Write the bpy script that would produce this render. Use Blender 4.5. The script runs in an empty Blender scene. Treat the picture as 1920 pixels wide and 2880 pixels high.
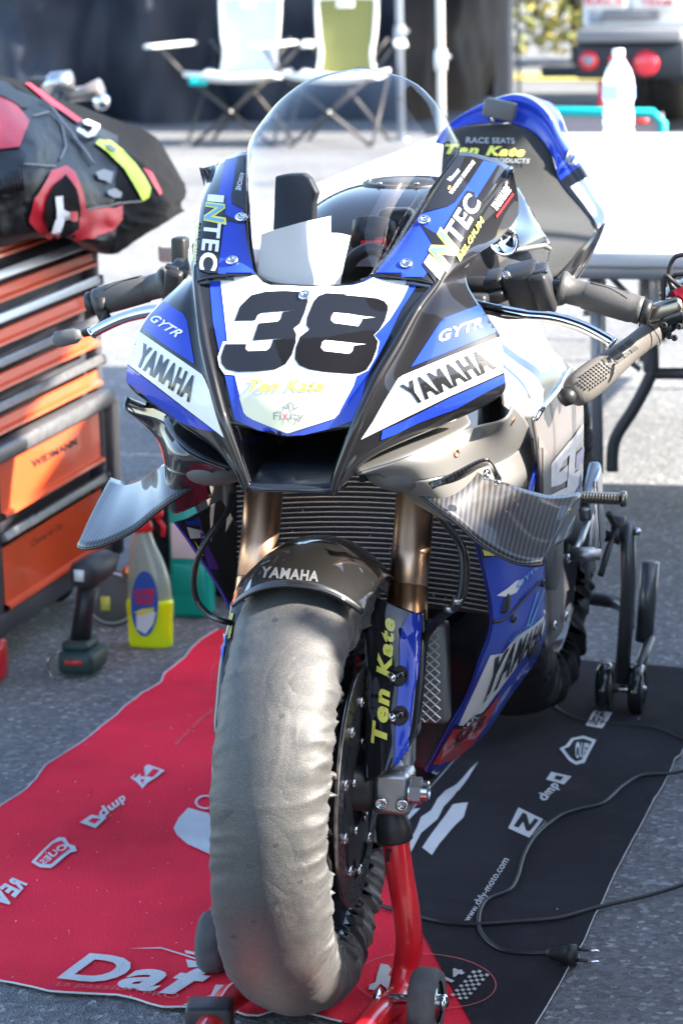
import bpy, bmesh, math, random
from math import sin, cos, pi, radians, sqrt, atan2, exp
from mathutils import Vector, Matrix, noise
from mathutils.bvhtree import BVHTree
random.seed(7)
SC = bpy.context.scene
COL = SC.collection
V = Vector

# ------------------------------------------------------------ camera, sky, sun, exposure
F, CP, PIT, AZ, ROLL = 8333.9, V((1.01147, -3.64563, 1.48366)), .2086, -.25678, -.02084
cd = V((sin(AZ)*cos(PIT), cos(AZ)*cos(PIT), -sin(PIT)))
cr = V((cos(AZ), -sin(AZ), 0)); cu = cr.cross(cd)
R2 = cr*cos(ROLL)+cu*sin(ROLL); U2 = -cr*sin(ROLL)+cu*cos(ROLL)
cam = bpy.data.cameras.new('camera'); co = bpy.data.objects.new('camera', cam); COL.objects.link(co)
m = Matrix((R2, U2, -cd)).transposed().to_4x4(); m.translation = CP
co.matrix_world = m
cam.sensor_fit = 'VERTICAL'; cam.sensor_height = 36; cam.lens = F/2880*36
cam.clip_end = 400; cam.clip_start = .05
cam.dof.use_dof = True; cam.dof.focus_distance = 3.78; cam.dof.aperture_fstop = 9.0
SC.camera = co

SUN_AZ, SUN_EL = radians(0.5), radians(33)      # direction TO the sun, from +X
sd = V((cos(SUN_AZ)*cos(SUN_EL), sin(SUN_AZ)*cos(SUN_EL), sin(SUN_EL)))
sun = bpy.data.lights.new('sun', 'SUN'); so = bpy.data.objects.new('sun', sun); COL.objects.link(so)
sun.energy = 5.0; sun.angle = radians(.5); sun.color = (1, .93, .82)
so.rotation_euler = sd.to_track_quat('Z', 'Y').to_euler()
w = bpy.data.worlds.new('World'); SC.world = w; w.use_nodes = True
nt = w.node_tree; bg = nt.nodes['Background']
sky = nt.nodes.new('ShaderNodeTexSky'); sky.sky_type = 'NISHITA'; sky.sun_disc = False
sky.sun_elevation = SUN_EL; sky.sun_rotation = pi/2 - SUN_AZ
nt.links.new(sky.outputs[0], bg.inputs[0]); bg.inputs[1].default_value = .14
SC.view_settings.view_transform = 'Standard'; SC.view_settings.look = 'None'
SC.view_settings.exposure = 2.35; SC.view_settings.gamma = 1

# ------------------------------------------------------------ picking points in the place
def ray(px, py): return cd + R2*((px-960)/F) - U2*((py-1440)/F)
def AX(px, py, v): r = ray(px, py); return CP + r*((v-CP.x)/r.x)
def AY(px, py, v): r = ray(px, py); return CP + r*((v-CP.y)/r.y)
def AZ_(px, py, v=0): r = ray(px, py); return CP + r*((v-CP.z)/r.z)
def MX(p): return V((-p[0], p[1], p[2]))

# ------------------------------------------------------------ materials
MT = {}
def mat(name, c, rough=.5, metal=0, coat=0, spec=.5, noise_s=None, noise_a=.0, bump=0, bump_s=200, sheen=0,
        trans=0, ior=1.45, alpha=1, emis=0, flake=0):
    m = bpy.data.materials.new(name); m.use_nodes = True
    n = m.node_tree.nodes; l = m.node_tree.links; b = n['Principled BSDF']
    b.inputs['Base Color'].default_value = (*c, 1); b.inputs['Roughness'].default_value = rough
    b.inputs['Metallic'].default_value = metal; b.inputs['Coat Weight'].default_value = coat
    b.inputs['Coat Roughness'].default_value = .03; b.inputs['Specular IOR Level'].default_value = spec
    b.inputs['Sheen Weight'].default_value = sheen; b.inputs['Transmission Weight'].default_value = trans
    b.inputs['IOR'].default_value = ior; b.inputs['Alpha'].default_value = alpha
    tc = n.new('ShaderNodeTexCoord')
    if noise_s:
        t = n.new('ShaderNodeTexNoise'); t.inputs['Scale'].default_value = noise_s; t.inputs['Detail'].default_value = 6
        l.new(tc.outputs['Object'], t.inputs['Vector'])
        r = n.new('ShaderNodeMapRange'); r.inputs[1].default_value = .3; r.inputs[2].default_value = .7
        r.inputs[3].default_value = 1-noise_a; r.inputs[4].default_value = 1+noise_a
        l.new(t.outputs[0], r.inputs[0])
        mx = n.new('ShaderNodeMix'); mx.data_type = 'RGBA'; mx.blend_type = 'MULTIPLY'; mx.inputs[0].default_value = 1
        mx.inputs[6].default_value = (*c, 1)
        l.new(r.outputs[0], mx.inputs[7]); l.new(mx.outputs[2], b.inputs['Base Color'])
    if flake:
        t = n.new('ShaderNodeTexVoronoi'); t.inputs['Scale'].default_value = 900
        l.new(tc.outputs['Object'], t.inputs['Vector'])
        r = n.new('ShaderNodeMapRange'); r.inputs[3].default_value = 0; r.inputs[4].default_value = flake
        l.new(t.outputs['Color'], r.inputs[0]); l.new(r.outputs[0], b.inputs['Metallic'])
    if bump:
        t = n.new('ShaderNodeTexNoise'); t.inputs['Scale'].default_value = bump_s; t.inputs['Detail'].default_value = 4
        l.new(tc.outputs['Object'], t.inputs['Vector'])
        bp = n.new('ShaderNodeBump'); bp.inputs['Strength'].default_value = bump; bp.inputs['Distance'].default_value = .002
        l.new(t.outputs[0], bp.inputs['Height']); l.new(bp.outputs[0], b.inputs['Normal'])
    MT[name] = m
    return m
def nodes_of(name):
    m = MT[name]; return m.node_tree.nodes, m.node_tree.links, m.node_tree.nodes['Principled BSDF']

mat('gloss_black', (.010, .010, .012), .5, spec=.1, coat=1, noise_s=3, noise_a=.1)
mat('flake_black', (.010, .009, .008), .4, coat=1, flake=.3)
mat('gloss_blue', (.018, .052, .46), .5, coat=.8, spec=.1)
mat('gloss_white', (.8, .8, .8), .5, coat=.6, spec=.1)
mat('pale_yellow', (.8, .74, .45), .35, coat=.6)
mat('cream_print', (.8, .76, .52), .35, coat=.6)
mat('print_yellow', (.78, .74, .12), .4, coat=.5)
mat('print_sky', (.12, .38, .75), .4, coat=.5)
mat('print_pink', (.75, .12, .3), .4)
mat('print_grey', (.30, .32, .34), .4, coat=.3)
mat('print_red', (.62, .02, .025), .35, coat=.6)
mat('print_purple', (.14, .04, .4), .35, coat=.6)
mat('satin_black', (.02, .02, .022), .45, noise_s=12, noise_a=.2)
mat('matte_black', (.014, .014, .015), .75)
mat('rubber', (.022, .022, .024), .7, bump=.3, bump_s=300, noise_s=30, noise_a=.3)
mat('worn_rubber', (.07, .075, .08), .8, bump=.4, bump_s=150, noise_s=25, noise_a=.4)
mat('grip_rubber', (.075, .072, .07), .5, bump=.2, bump_s=400)
mat('bronze_tube', (.62, .38, .25), .36, 1, coat=.2)
mat('gold_tube', (.66, .36, .18), .3, 1)
mat('steel', (.55, .56, .58), .25, 1, noise_s=40, noise_a=.1)
mat('chrome', (.75, .76, .78), .08, 1)
mat('cast_alloy', (.42, .43, .44), .42, 1, bump=.15, bump_s=300)
mat('dark_alloy', (.06, .062, .068), .4, .6, noise_s=20, noise_a=.2)
mat('disc_steel', (.30, .28, .27), .28, 1, noise_s=60, noise_a=.15)
mat('pod_grey', (.11, .11, .112), .5)
mat('glare_silver', (.22, .212, .20), .36, .35, coat=.35, noise_s=4, noise_a=.08)  # sun glare on gloss black, put into a lighter metallic colour
mat('flank_bronze', (.16, .135, .125), .3, .2, coat=.7)
mat('inlet_dark', (.014, .018, .026), .32, coat=.3)
mat('seat_foam', (.024, .025, .024), .85, bump=.5, bump_s=500, sheen=.2)
mat('copper_bolt', (.45, .22, .14), .4, 1)
mat('radiator_fin', (.22, .22, .225), .5, .7)
mat('radiator_core', (.03, .03, .031), .7, noise_s=200, noise_a=.5)
mat('radiator_line', (.42, .44, .47), .4, .7)
mat('stand_red', (.62, .012, .02), .28, coat=.8, noise_s=15, noise_a=.08)
mat('stand_grey', (.10, .105, .11), .38, .5, coat=.3)
mat('cable_black', (.02, .02, .022), .45)
mat('paper', (.82, .82, .81), .7)
mat('red_anodised', (.6, .02, .03), .3, .7)
mat('alloy_brown', (.34, .30, .24), .25, 1, noise_s=30, noise_a=.1)
mat('clip_metal', (.5, .5, .5), .3, 1)
mat('strip_alloy', (.62, .64, .64), .35, .3)

# ------------------------------------------------------------ objects
def tag(o, label=None, cat=None, group=None, kind=None):
    if label: o['label'] = label
    if cat: o['category'] = cat
    if group: o['group'] = group
    if kind: o['kind'] = kind
    return o
def thing(name, label, cat, loc=(0, 0, 0), group=None):
    o = bpy.data.objects.new(name, None); COL.objects.link(o); o.location = loc; o.empty_display_size = .1
    o['_l'] = 1; del o['_l']
    return tag(o, label, cat, group)
def wloc(o):
    p = V((0, 0, 0))
    while o is not None:
        p += o.location; o = o.parent
    return p
def ob(name, vs, fs, m, parent=None, smooth=True, solid=0, bevel=0, sub=0, mi=None, off=-1, autos=None):
    me = bpy.data.meshes.new(name)
    base = wloc(parent) if parent else V((0, 0, 0))
    me.from_pydata([V(v)-base for v in vs], [], fs)
    me.validate(verbose=False)
    ms = m if isinstance(m, (list, tuple)) else [m]
    for x in ms: me.materials.append(MT[x])
    if mi:
        for p, i in zip(me.polygons, mi): p.material_index = i
    if smooth: me.shade_smooth()
    if autos is not None: me.set_sharp_from_angle(angle=radians(autos))
    o = bpy.data.objects.new(name, me); COL.objects.link(o)
    if parent: o.parent = parent
    if solid:
        s = o.modifiers.new('solid', 'SOLIDIFY'); s.thickness = solid; s.offset = off
    if bevel:
        b = o.modifiers.new('bevel', 'BEVEL'); b.width = bevel; b.segments = 2; b.limit_method = 'ANGLE'; b.harden_normals = False
    if sub:
        s = o.modifiers.new('sub', 'SUBSURF'); s.levels = sub; s.render_levels = sub
    return o

def cr1(p, t):   # catmull rom through list p at parameter t in [0, n-1]
    n = len(p)-1
    i = min(int(t), n-1); f = t-i
    p1, p2 = p[i], p[i+1]
    p0 = p[i-1] if i > 0 else p1*2-p2
    p3 = p[i+2] if i+2 <= n else p2*2-p1
    return .5*((2*p1)+(p2-p0)*f+(2*p0-5*p1+4*p2-p3)*f*f+(3*p1-p0-3*p2+p3)*f**3)
def spline(p, n, closed=False):
    p = [V(q) for q in p]
    if closed:
        q = p[-1:]+p+p[:2]
        return [cr1(q, 1+len(p)*k/n) for k in range(n)]
    return [cr1(p, (len(p)-1)*k/(n-1)) for k in range(n)]
def resample(p, n):
    p = [V(q) for q in p]; d = [0]
    for a, b in zip(p, p[1:]): d.append(d[-1]+(b-a).length)
    out = []
    for k in range(n):
        s = d[-1]*k/(n-1); i = 0
        while i < len(d)-2 and d[i+1] < s: i += 1
        f = (s-d[i])/max(1e-9, d[i+1]-d[i]); out.append(p[i].lerp(p[i+1], min(1, max(0, f))))
    return out

class MB:
    def __init__(s): s.v = []; s.f = []; s.mi = []; s.cur = 0
    def add(s, vs, fs):
        k = len(s.v); s.v += [V(v) for v in vs]
        for f in fs: s.f.append(tuple(i+k for i in f)); s.mi.append(s.cur)
        return s
    def box(s, c, d, rot=None):
        c = V(c); h = V(d)/2; vs = []
        for x in (-1, 1):
            for y in (-1, 1):
                for z in (-1, 1):
                    p = V((x*h.x, y*h.y, z*h.z)); vs.append(c+(rot @ p if rot else p))
        return s.add(vs, [(0, 1, 3, 2), (4, 6, 7, 5), (0, 4, 5, 1), (2, 3, 7, 6), (0, 2, 6, 4), (1, 5, 7, 3)])
    def tube(s, path, r, n=12, caps=True, closed=False, flat=1.0, up=None):
        path = [V(p) for p in path]; N = len(path)
        if not isinstance(r, (list, tuple)): r = [r]*N
        vs = []; fs = []; prev = None
        for i, p in enumerate(path):
            if closed: t = (path[(i+1) % N]-path[i-1]).normalized()
            else: t = (path[min(i+1, N-1)]-path[max(i-1, 0)]).normalized()
            if prev is None:
                a = V(up) if up else (V((0, 0, 1)) if abs(t.z) < .9 else V((1, 0, 0)))
                x = (a-t*a.dot(t)).normalized()
            else: x = (prev-t*prev.dot(t)).normalized()
            prev = x; y = t.cross(x)
            for k in range(n):
                a = 2*pi*k/n; vs.append(p+x*cos(a)*r[i]+y*sin(a)*r[i]*flat)
        M = N if closed else N-1
        for i in range(M):
            j = (i+1) % N
            for k in range(n):
                k2 = (k+1) % n; fs.append((i*n+k, i*n+k2, j*n+k2, j*n+k))
        if caps and not closed: fs += [tuple(range(n))[::-1], tuple((N-1)*n+k for k in range(n))]
        return s.add(vs, fs)
    def lathe(s, prof, o, axis, n=32, caps=True, ref=None):   # prof list of (r, h) along axis
        o = V(o); ax = V(axis).normalized()
        a = V(ref) if ref else (V((0, 0, 1)) if abs(ax.z) < .9 else V((1, 0, 0)))
        x = (a-ax*a.dot(ax)).normalized(); y = ax.cross(x); vs = []; fs = []
        for r, h in prof:
            for k in range(n):
                t = 2*pi*k/n; vs.append(o+ax*h+(x*cos(t)+y*sin(t))*r)
        for i in range(len(prof)-1):
            for k in range(n):
                k2 = (k+1) % n; fs.append((i*n+k, i*n+k2, (i+1)*n+k2, (i+1)*n+k))
        if caps:
            if prof[0][0] > 1e-6: fs.append(tuple(range(n))[::-1])
            if prof[-1][0] > 1e-6: fs.append(tuple((len(prof)-1)*n+k for k in range(n)))
        return s.add(vs, fs)
    def grid(s, rows, flip=False):
        n = len(rows[0]); vs = [p for r in rows for p in r]; fs = []
        for i in range(len(rows)-1):
            for j in range(n-1):
                q = (i*n+j, i*n+j+1, (i+1)*n+j+1, (i+1)*n+j); fs.append(q[::-1] if flip else q)
        return s.add(vs, fs)
    def prism(s, poly, d, tri=True):     # closed outline extruded by vector d
        n = len(poly); d = V(d)
        vs = [V(p) for p in poly]+[V(p)+d for p in poly]
        return s.add(vs, [tuple(range(n))[::-1], tuple(range(n, 2*n))]+[(i, (i+1) % n, n+(i+1) % n, n+i) for i in range(n)])
    def build(s, name, m, parent=None, **k):
        if isinstance(m, (list, tuple)): k['mi'] = s.mi
        return ob(name, s.v, s.f, m, parent, **k)

def patch(rows, nu, nv):
    """rows of equally long point lists -> dense Catmull-Rom grid"""
    rr = [spline(r, nv) for r in rows]
    cols = [spline([r[j] for r in rr], nu) for j in range(nv)]
    return [[cols[j][i] for j in range(nv)] for i in range(nu)]
class Surf:
    def __init__(s, verts, faces): s.b = BVHTree.FromPolygons([V(v) for v in verts], faces)
    def hit(s, px, py, off):
        r = ray(px, py).normalized(); h = s.b.ray_cast(CP, r)
        if h[0] is None: return None
        n = h[1]
        if n.dot(r) > 0: n = -n
        return h[0]+n*off
    def near(s, p, off, side=None):
        h = s.b.find_nearest(p)
        return h
class Plane:
    def __init__(s, o, n): s.o = V(o); s.n = V(n).normalized()
    def hit(s, px, py, off):
        r = ray(px, py); t = (s.o-CP).dot(s.n)/r.dot(s.n); n = s.n if s.n.dot(r) < 0 else -s.n
        return CP+r*t+n*off
GROUND = Plane((0, 0, 0), (0, 0, 1))

def cut_grid(bm, cell):
    if not bm.verts: return
    for ax in (0, 1):
        lo = min(v.co[ax] for v in bm.verts); hi = max(v.co[ax] for v in bm.verts)
        k = math.floor(lo/cell)+1
        while k*cell < hi:
            nn = V((0, 0, 0)); nn[ax] = 1; pp = V((0, 0, 0)); pp[ax] = k*cell
            bmesh.ops.bisect_plane(bm, geom=bm.verts[:]+bm.edges[:]+bm.faces[:], plane_co=pp, plane_no=nn, dist=1e-7)
            k += 1
def decal(surf, polys, m, name, parent, off=.001, cell=12, smooth=True):
    """flat print: 2-D outlines laid on the surface they are printed on"""
    bm = bmesh.new()
    for P in polys:
        vs = [bm.verts.new((x, y, 0)) for x, y in P]
        try: bm.faces.new(vs)
        except ValueError: pass
    bm.normal_update(); bmesh.ops.triangulate(bm, faces=bm.faces[:])
    return flat_to(bm, lambda x, y: surf.hit(x, y, off), cell, m, name, parent)
def flat_to(bm, fn, cell, m, name, parent):
    cut_grid(bm, cell)
    bm.verts.index_update()
    pos = [fn(v.co.x, v.co.y) for v in bm.verts]
    fs = []
    for f in bm.faces:
        ids = [v.index for v in f.verts]
        if any(pos[i] is None for i in ids): continue
        fs.append(ids)
    used = sorted({i for f in fs for i in f}); mp = {i: k for k, i in enumerate(used)}
    vs = [pos[i] for i in used]; fs = [[mp[i] for i in f] for f in fs]
    bm.free()
    if not fs: print('EMPTY DECAL', name); return None
    # orient towards the viewer's side of the surface
    out = []
    for f in fs:
        a, b, c = vs[f[0]], vs[f[1]], vs[f[2]]
        n = (b-a).cross(c-a)
        out.append(f if n.dot(CP-a) > 0 else f[::-1])
    return ob(name, vs, out, m, parent)
def text_bm(s, bold=.02, shear=0, sp=None):
    sp = sp or 1+max(0, bold)*3.2
    cu_ = bpy.data.curves.new('lettering', 'FONT'); cu_.body = s; cu_.offset = bold; cu_.shear = shear
    cu_.space_character = sp; cu_.resolution_u = 4; cu_.fill_mode = 'FRONT'
    t = bpy.data.objects.new('lettering', cu_); COL.objects.link(t)
    dg = bpy.context.evaluated_depsgraph_get(); me = bpy.data.meshes.new_from_object(t.evaluated_get(dg))
    bm = bmesh.new(); bm.from_mesh(me)
    bpy.data.objects.remove(t); bpy.data.curves.remove(cu_); bpy.data.meshes.remove(me)
    xs = [v.co.x for v in bm.verts]; ys = [v.co.y for v in bm.verts]
    x0, x1, y0, y1 = min(xs), max(xs), min(ys), max(ys)
    if any(ch in s for ch in 'gypqj') : pass
    for v in bm.verts: v.co.x = (v.co.x-x0)/(x1-x0); v.co.y = (v.co.y-y0)/(y1-y0); v.co.z = 0
    return bm
def homog(q):
    (x0, y0), (x1, y1), (x2, y2), (x3, y3) = q
    dx1, dx2, dx3 = x1-x2, x3-x2, x0-x1+x2-x3; dy1, dy2, dy3 = y1-y2, y3-y2, y0-y1+y2-y3
    D = dx1*dy2-dx2*dy1
    g = (dx3*dy2-dx2*dy3)/D; h = (dx1*dy3-dx3*dy1)/D
    a, b, d, e = x1-x0+g*x1, x3-x0+h*x3, y1-y0+g*y1, y3-y0+h*y3
    return lambda u, v: ((a*u+b*v+x0)/(g*u+h*v+1), (d*u+e*v+y0)/(g*u+h*v+1))
def text_on(surf, s, q, m, name, parent, off=.0016, cell=12, **k):
    """lettering printed on a surface; q = corners bl, br, tr, tl"""
    bm = text_bm(s, **k); H = homog(q)
    for v in bm.verts: v.co.x, v.co.y = H(v.co.x, v.co.y)
    return flat_to(bm, lambda x, y: surf.hit(x, y, off), cell, m, name, parent)
def rg(ox, oy, sc):       # helper: coordinates read off an enlarged crop
    return lambda pts: [(ox+x*sc, oy+y*sc) for x, y in pts]
r1 = rg(320, 400, .44643); r2 = rg(860, 400, .44643); r3 = rg(320, 900, .44643); r4 = rg(860, 900, .44643)
r5 = rg(600, 1500, .44643); r6 = rg(560, 2180, .44643); rD = rg(960, 1200, .61224); rE = rg(0, 1800, .61224); rF = rg(960, 1800, .61224)
rB = rg(960, 0, .61224); rA = rg(0, 0, .61224); rC = rg(0, 600, .61224); rG = rg(960, 600, .61224); rH = rg(0, 1200, .61224)
rI = rg(1400, 1250, .34014); rJ = rg(1400, 600, .33163)
def rot_pts(pts, o, ax, a):
    R = Matrix.Rotation(a, 3, V(ax)); o = V(o); return [o+R @ (V(p)-o) for p in pts]
def screw(name, p, n, r, m, parent, dark='matte_black'):
    b = MB(); n = V(n).normalized(); p = V(p)
    b.lathe([(r*1.05, -.001), (r, .0012), (r*.8, .0028), (r*.45, .0034), (r*.42, .001), (0, .001)], p, n, 14)
    return b.build(name, m, parent)

# ------------------------------------------------------------ ground
def asphalt():
    m = mat('asphalt', (.13, .132, .135), .9)
    n, l, b = nodes_of('asphalt'); tc = n.new('ShaderNodeTexCoord')
    v = n.new('ShaderNodeTexVoronoi'); v.inputs['Scale'].default_value = 110; l.new(tc.outputs['Object'], v.inputs['Vector'])
    v2 = n.new('ShaderNodeTexVoronoi'); v2.inputs['Scale'].default_value = 300; l.new(tc.outputs['Object'], v2.inputs['Vector'])
    t = n.new('ShaderNodeTexNoise'); t.inputs['Scale'].default_value = 1.3; t.inputs['Detail'].default_value = 8; l.new(tc.outputs['Object'], t.inputs['Vector'])
    r = n.new('ShaderNodeValToRGB'); r.color_ramp.elements[0].color = (.095, .096, .099, 1); r.color_ramp.elements[1].color = (.42, .42, .42, 1)
    r.color_ramp.elements.new(.75).color = (.19, .192, .196, 1)
    l.new(v.outputs['Color'], r.inputs[0])
    mx = n.new('ShaderNodeMix'); mx.data_type = 'RGBA'; mx.blend_type = 'MULTIPLY'; mx.inputs[0].default_value = .9
    rr = n.new('ShaderNodeMapRange'); rr.inputs[1].default_value = .3; rr.inputs[2].default_value = .7; rr.inputs[3].default_value = .75; rr.inputs[4].default_value = 1.2
    l.new(t.outputs[0], rr.inputs[0]); l.new(r.outputs[0], mx.inputs[6]); l.new(rr.outputs[0], mx.inputs[7]); l.new(mx.outputs[2], b.inputs['Base Color'])
    ad = n.new('ShaderNodeMath'); ad.operation = 'ADD'; l.new(v.outputs['Distance'], ad.inputs[0]); l.new(v2.outputs['Distance'], ad.inputs[1])
    bp = n.new('ShaderNodeBump'); bp.inputs['Strength'].default_value = .7; bp.inputs['Distance'].default_value = .004
    l.new(ad.outputs[0], bp.inputs['Height']); l.new(bp.outputs[0], b.inputs['Normal'])
asphalt()
rows = []
xs = [-150, -60, -25, -12]+[-6+.5*k for k in range(20)]+[6, 12, 25, 60, 150]
ys = [-150, -60, -25, -10]+[-6+.5*k for k in range(56)]+[26, 40, 80, 150]
tag(MB().grid([[V((x, y, 0)) for x in xs] for y in ys]).build('ground', 'asphalt'), kind='structure')

# ------------------------------------------------------------ the motorcycle
BIKE = thing('racing_motorcycle', 'blue, white and black racing motorcycle with race number 38 standing on paddock stands', 'motorcycle', (0, 0, 0))
WH = V((0, 0, .315)); STEER = .075; SA = V((0, .407, .914)); SO = V((0, .07, .315))
SR = Matrix.Rotation(-STEER, 3, SA); SRI = SR.inverted()
# (front of the wheel turns towards +X)
if (SR @ V((0, -1, 0))).x < 0: SR, SRI = SRI, SR
def st(p): return SO+SR @ (V(p)-SO)
def sti(p): return SO+SRI @ (V(p)-SO)
def stm(mb): mb.v = [st(p) for p in mb.v]; return mb
def fk(z, x=.105, dy=0): return V((x, .037+.445*(z-.334)+dy, z))

# -- nose fairing
c = [V(p) for p in ((.209,.351,1.102),(.2,.248,1.068),(.183,.167,1.031),(.172,.115,.99),(.164,.089,.971),(.148,.048,.944),(.13,.008,.903),(.112,-.024,.866),(.1,-.039,.836),(.088,-.049,.806),(.068,-.053,.755),(.057,-.053,.721))]
sI = [V(p) for p in ((.145,.312,1.124),(.13,.236,1.087),(.113,.182,1.052),(.097,.134,1.015),(.076,.084,.982))]
base_mid = [(.971, .082), (.944, .044), (.903, .001), (.866, -.028), (.836, -.043), (.793, -.05)]
cen = []
for i, (z, y) in enumerate(base_mid):
    C = c[4+i]
    a = [V((0, y, z)), V((C.x*.35, y+.002, z*.65+C.z*.35)), V((C.x*.7, (y+C.y)/2+.006, z*.3+C.z*.7)), V((C.x*.9, C.y+.004, C.z)), C]
    cen.append([MX(p) for p in a[:0:-1]]+a)
cen[0] = [MX(c[4]), V((-.13, .094, .975)), MX(sI[4]), V((-.05, .078, .974)), V((0, .074, .970)), V((.05, .078, .974)), sI[4], V((.13, .094, .975)), c[4]]
nose = MB(); nose.grid(patch(cen, 40, 65), flip=True)
for s in (1, -1):
    f = (lambda p: V(p)) if s > 0 else MX
    up = []
    for a, b_ in zip(sI, c[:5]):
        md = (a+b_)/2+V((0, -.004, .004)); up.append([f(a), f(a.lerp(md, .6)+V((0, -.002, .003))), f(md.lerp(b_, .6)+V((0, -.002, .003))), f(b_)])
    nose.grid(patch(up, 30, 14), flip=s > 0)
    outp = [AX(1441, 478, .222), AX(1459, 590, .223), AX(1409, 668, .213), AX(1345, 712, .201), V((.192, .145, .973)), V((.222, .106, .938)), V((.247, .095, .905)), V((.256, .074, .862)), V((.252, .068, .832)), V((.19, .036, .800)), V((.108, -.02, .768)), V((.064, -.04, .724))]
    ch = []
    for i, (a, b_) in enumerate(zip(c, outp)):
        bul = .010 if i > 4 and i < 9 else .006
        d = b_-a
        ch.append([f(a), f(a+d*.08+V((.003, .002, 0))), f(a+d*.38+V((0, -bul, 0))), f(a+d*.72+V((0, -bul, 0))), f(b_)])
    nose.grid(patch(ch, 70, 30), flip=s > 0)
    # blade of the prong facing the air inlet, turned inwards
    pr = []
    for i, a in enumerate(c[9:12]):
        pr.append([f(a), f(a+V((-.010, .012, .002))), f(a+V((-.016, .05, .004))), f(a+V((-.022, .11, .006)))])
    nose.grid(patch(pr, 14, 10), flip=s < 0)
NV, NF = nose.v[:], nose.f[:]
NS = Surf(NV, NF)
RIDGE = c[:]
fair = nose.build('front_fairing', 'gloss_black', BIKE, solid=.0025)
fair['label'] = 'glossy nose fairing with number plate and blue flashes'
def nd(name, polys, m, off=.0012, **k): return decal(NS, polys, m, name, fair, off, **k)
def ntx(s, q, m, name='lettering', off=.0022, **k): return text_on(NS, s, q, m, name, fair, off, cell=14, **k)

for s in (1, -1):
    rp = spline([(V(p) if s > 0 else MX(p))+V((-s*.0015, .0035, 0)) for p in c[3:]], 60)
    MB().tube(rp, [.0035+.0040*min(1, k/22)*(1 if k < 44 else max(.35, 1-(k-44)/24)) for k in range(60)], 16).build('ridge', 'gloss_black', fair)
# blue field
nd('blue_field', [r2([(1112,118),(1205,142),(1030,420),(745,775),(770,815),(690,920),(600,1060),(520,1230),(430,1400),(380,1500)])+r4([(330,620),(250,654),(150,686),(0,722)])+r3([(1105,746),(1040,735),(900,690),(765,628),(745,540),(700,352)])+r1([(690,1460),(665,1320),(625,1130),(607,905),(605,828),(655,830),(700,470),(660,330),(705,110),(782,98),(742,345),(745,390),(812,425),(826,540),(850,680),(888,845),(1000,935),(1500,940)])+r2([(150,920),(330,895),(420,845),(540,700),(650,560),(722,455),(890,410),(940,378)])], 'gloss_blue', .001)
# white number plate
plate = r1([(672,848),(780,856),(900,842),(940,886),(985,905),(1200,910),(1440,918),(1530,910)])+r2([(180,915),(300,905),(370,885),(425,858),(500,875),(600,878),(668,868),(600,1010),(530,1120),(470,1185),(432,1222),(464,1262),(445,1350),(395,1440),(320,1478)])+r4([(300,420),(200,600),(175,622),(120,640),(0,668)])+r3([(1105,714),(1090,714),(880,628),(840,605),(820,580),(765,352),(700,345),(668,300),(656,240),(690,142),(718,138)])
nd('number_plate', [plate], 'gloss_white', .0018)
nd('cream_patch', [r3([(795,490),(1100,478),(1300,470),(1475,455),(1420,590),(1390,620),(1105,712),(1090,712),(882,626),(842,603),(822,578)])], 'cream_print', .0023)
three = [(765,1132),(800,1040),(870,970),(960,948),(1080,944),(1170,950),(1215,972),(1225,1010),(1205,1080),(1175,1150),(1135,1182),(1152,1215),(1150,1265),(1125,1345),(1085,1405),(1020,1437),(900,1449),(780,1452),(710,1435),(682,1400),(678,1360),(705,1278),(840,1278),(835,1308),(850,1322),(965,1318),(990,1300),(1005,1262),(1003,1252),(1080,1242),(880,1255),(915,1148),(1035,1137),(1055,1120),(1065,1078),(1145,1066),(935,1082),(908,1100),(895,1130)]
eight = r1([(1215,1160),(1220,1110),(1262,1010),(1292,975),(1340,958),(1480,965)])+r2([(240,970),(380,982),(450,990),(495,1008),(517,1035),(518,1062),(500,1130),(465,1190),(430,1222),(455,1260),(448,1310),(420,1385),(385,1440),(345,1458),(290,1465)])+r1([(1480,1463),(1330,1452),(1230,1436),(1170,1410),(1143,1370),(1150,1300),(1178,1230),(1235,1186)])
nd('race_digit', [r1(three)], 'gloss_black', .0026)
nd('race_digit', [eight], 'gloss_black', .0026)
nd('digit_counter', [r2([(178,1082),(260,1088),(345,1102),(437,1112),(357,1120),(348,1142),(330,1168),(180,1148),(160,1130),(163,1105)])], 'gloss_white', .003)
nd('digit_counter', [r2([(122,1255),(200,1262),(290,1272),(380,1280),(303,1288),(292,1325),(272,1340),(115,1322),(97,1302),(105,1268)])], 'gloss_white', .003)
# black strips either side
nd('name_strip', [r2([(720,452),(735,425),(820,310),(880,215),(950,90),(1115,120),(985,320),(940,378),(890,410)])], 'gloss_black', .0018)
nd('name_strip', [r1([(826,90),(780,100),(742,345),(745,390),(812,425),(815,300)])], 'gloss_black', .0018)
nd('name_outline', [r2([(722,520),(800,570),(840,590),(1010,310),(1060,320),(1060,350),(1115,390),(1112,430),(850,860),(820,900),(730,775),(800,650)])], 'gloss_black', .0018)
nd('name_outline', [r1([(590,325),(705,340),(700,455),(810,520),(720,500),(685,515),(658,828),(600,830),(535,810),(570,480)])], 'gloss_black', .0018)
Q = r2([(838,872),(1102,392),(1018,322),(742,765)])
H = homog(Q)
ntx('I', [H(0,0), H(.1,0), H(.1,1), H(0,1)], 'gloss_white', 'sponsor_letter', bold=.03)
ntx('TEC', [H(.36,0), H(1,0), H(1,1), H(.36,1)], 'gloss_white', 'sponsor_letter', bold=.03)
ntx('N', [H(.10,-.12), H(.36,-.12), H(.40,1.25), H(.12,1.12)], 'print_yellow', 'sponsor_flash', off=.0024, bold=.07)
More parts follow.
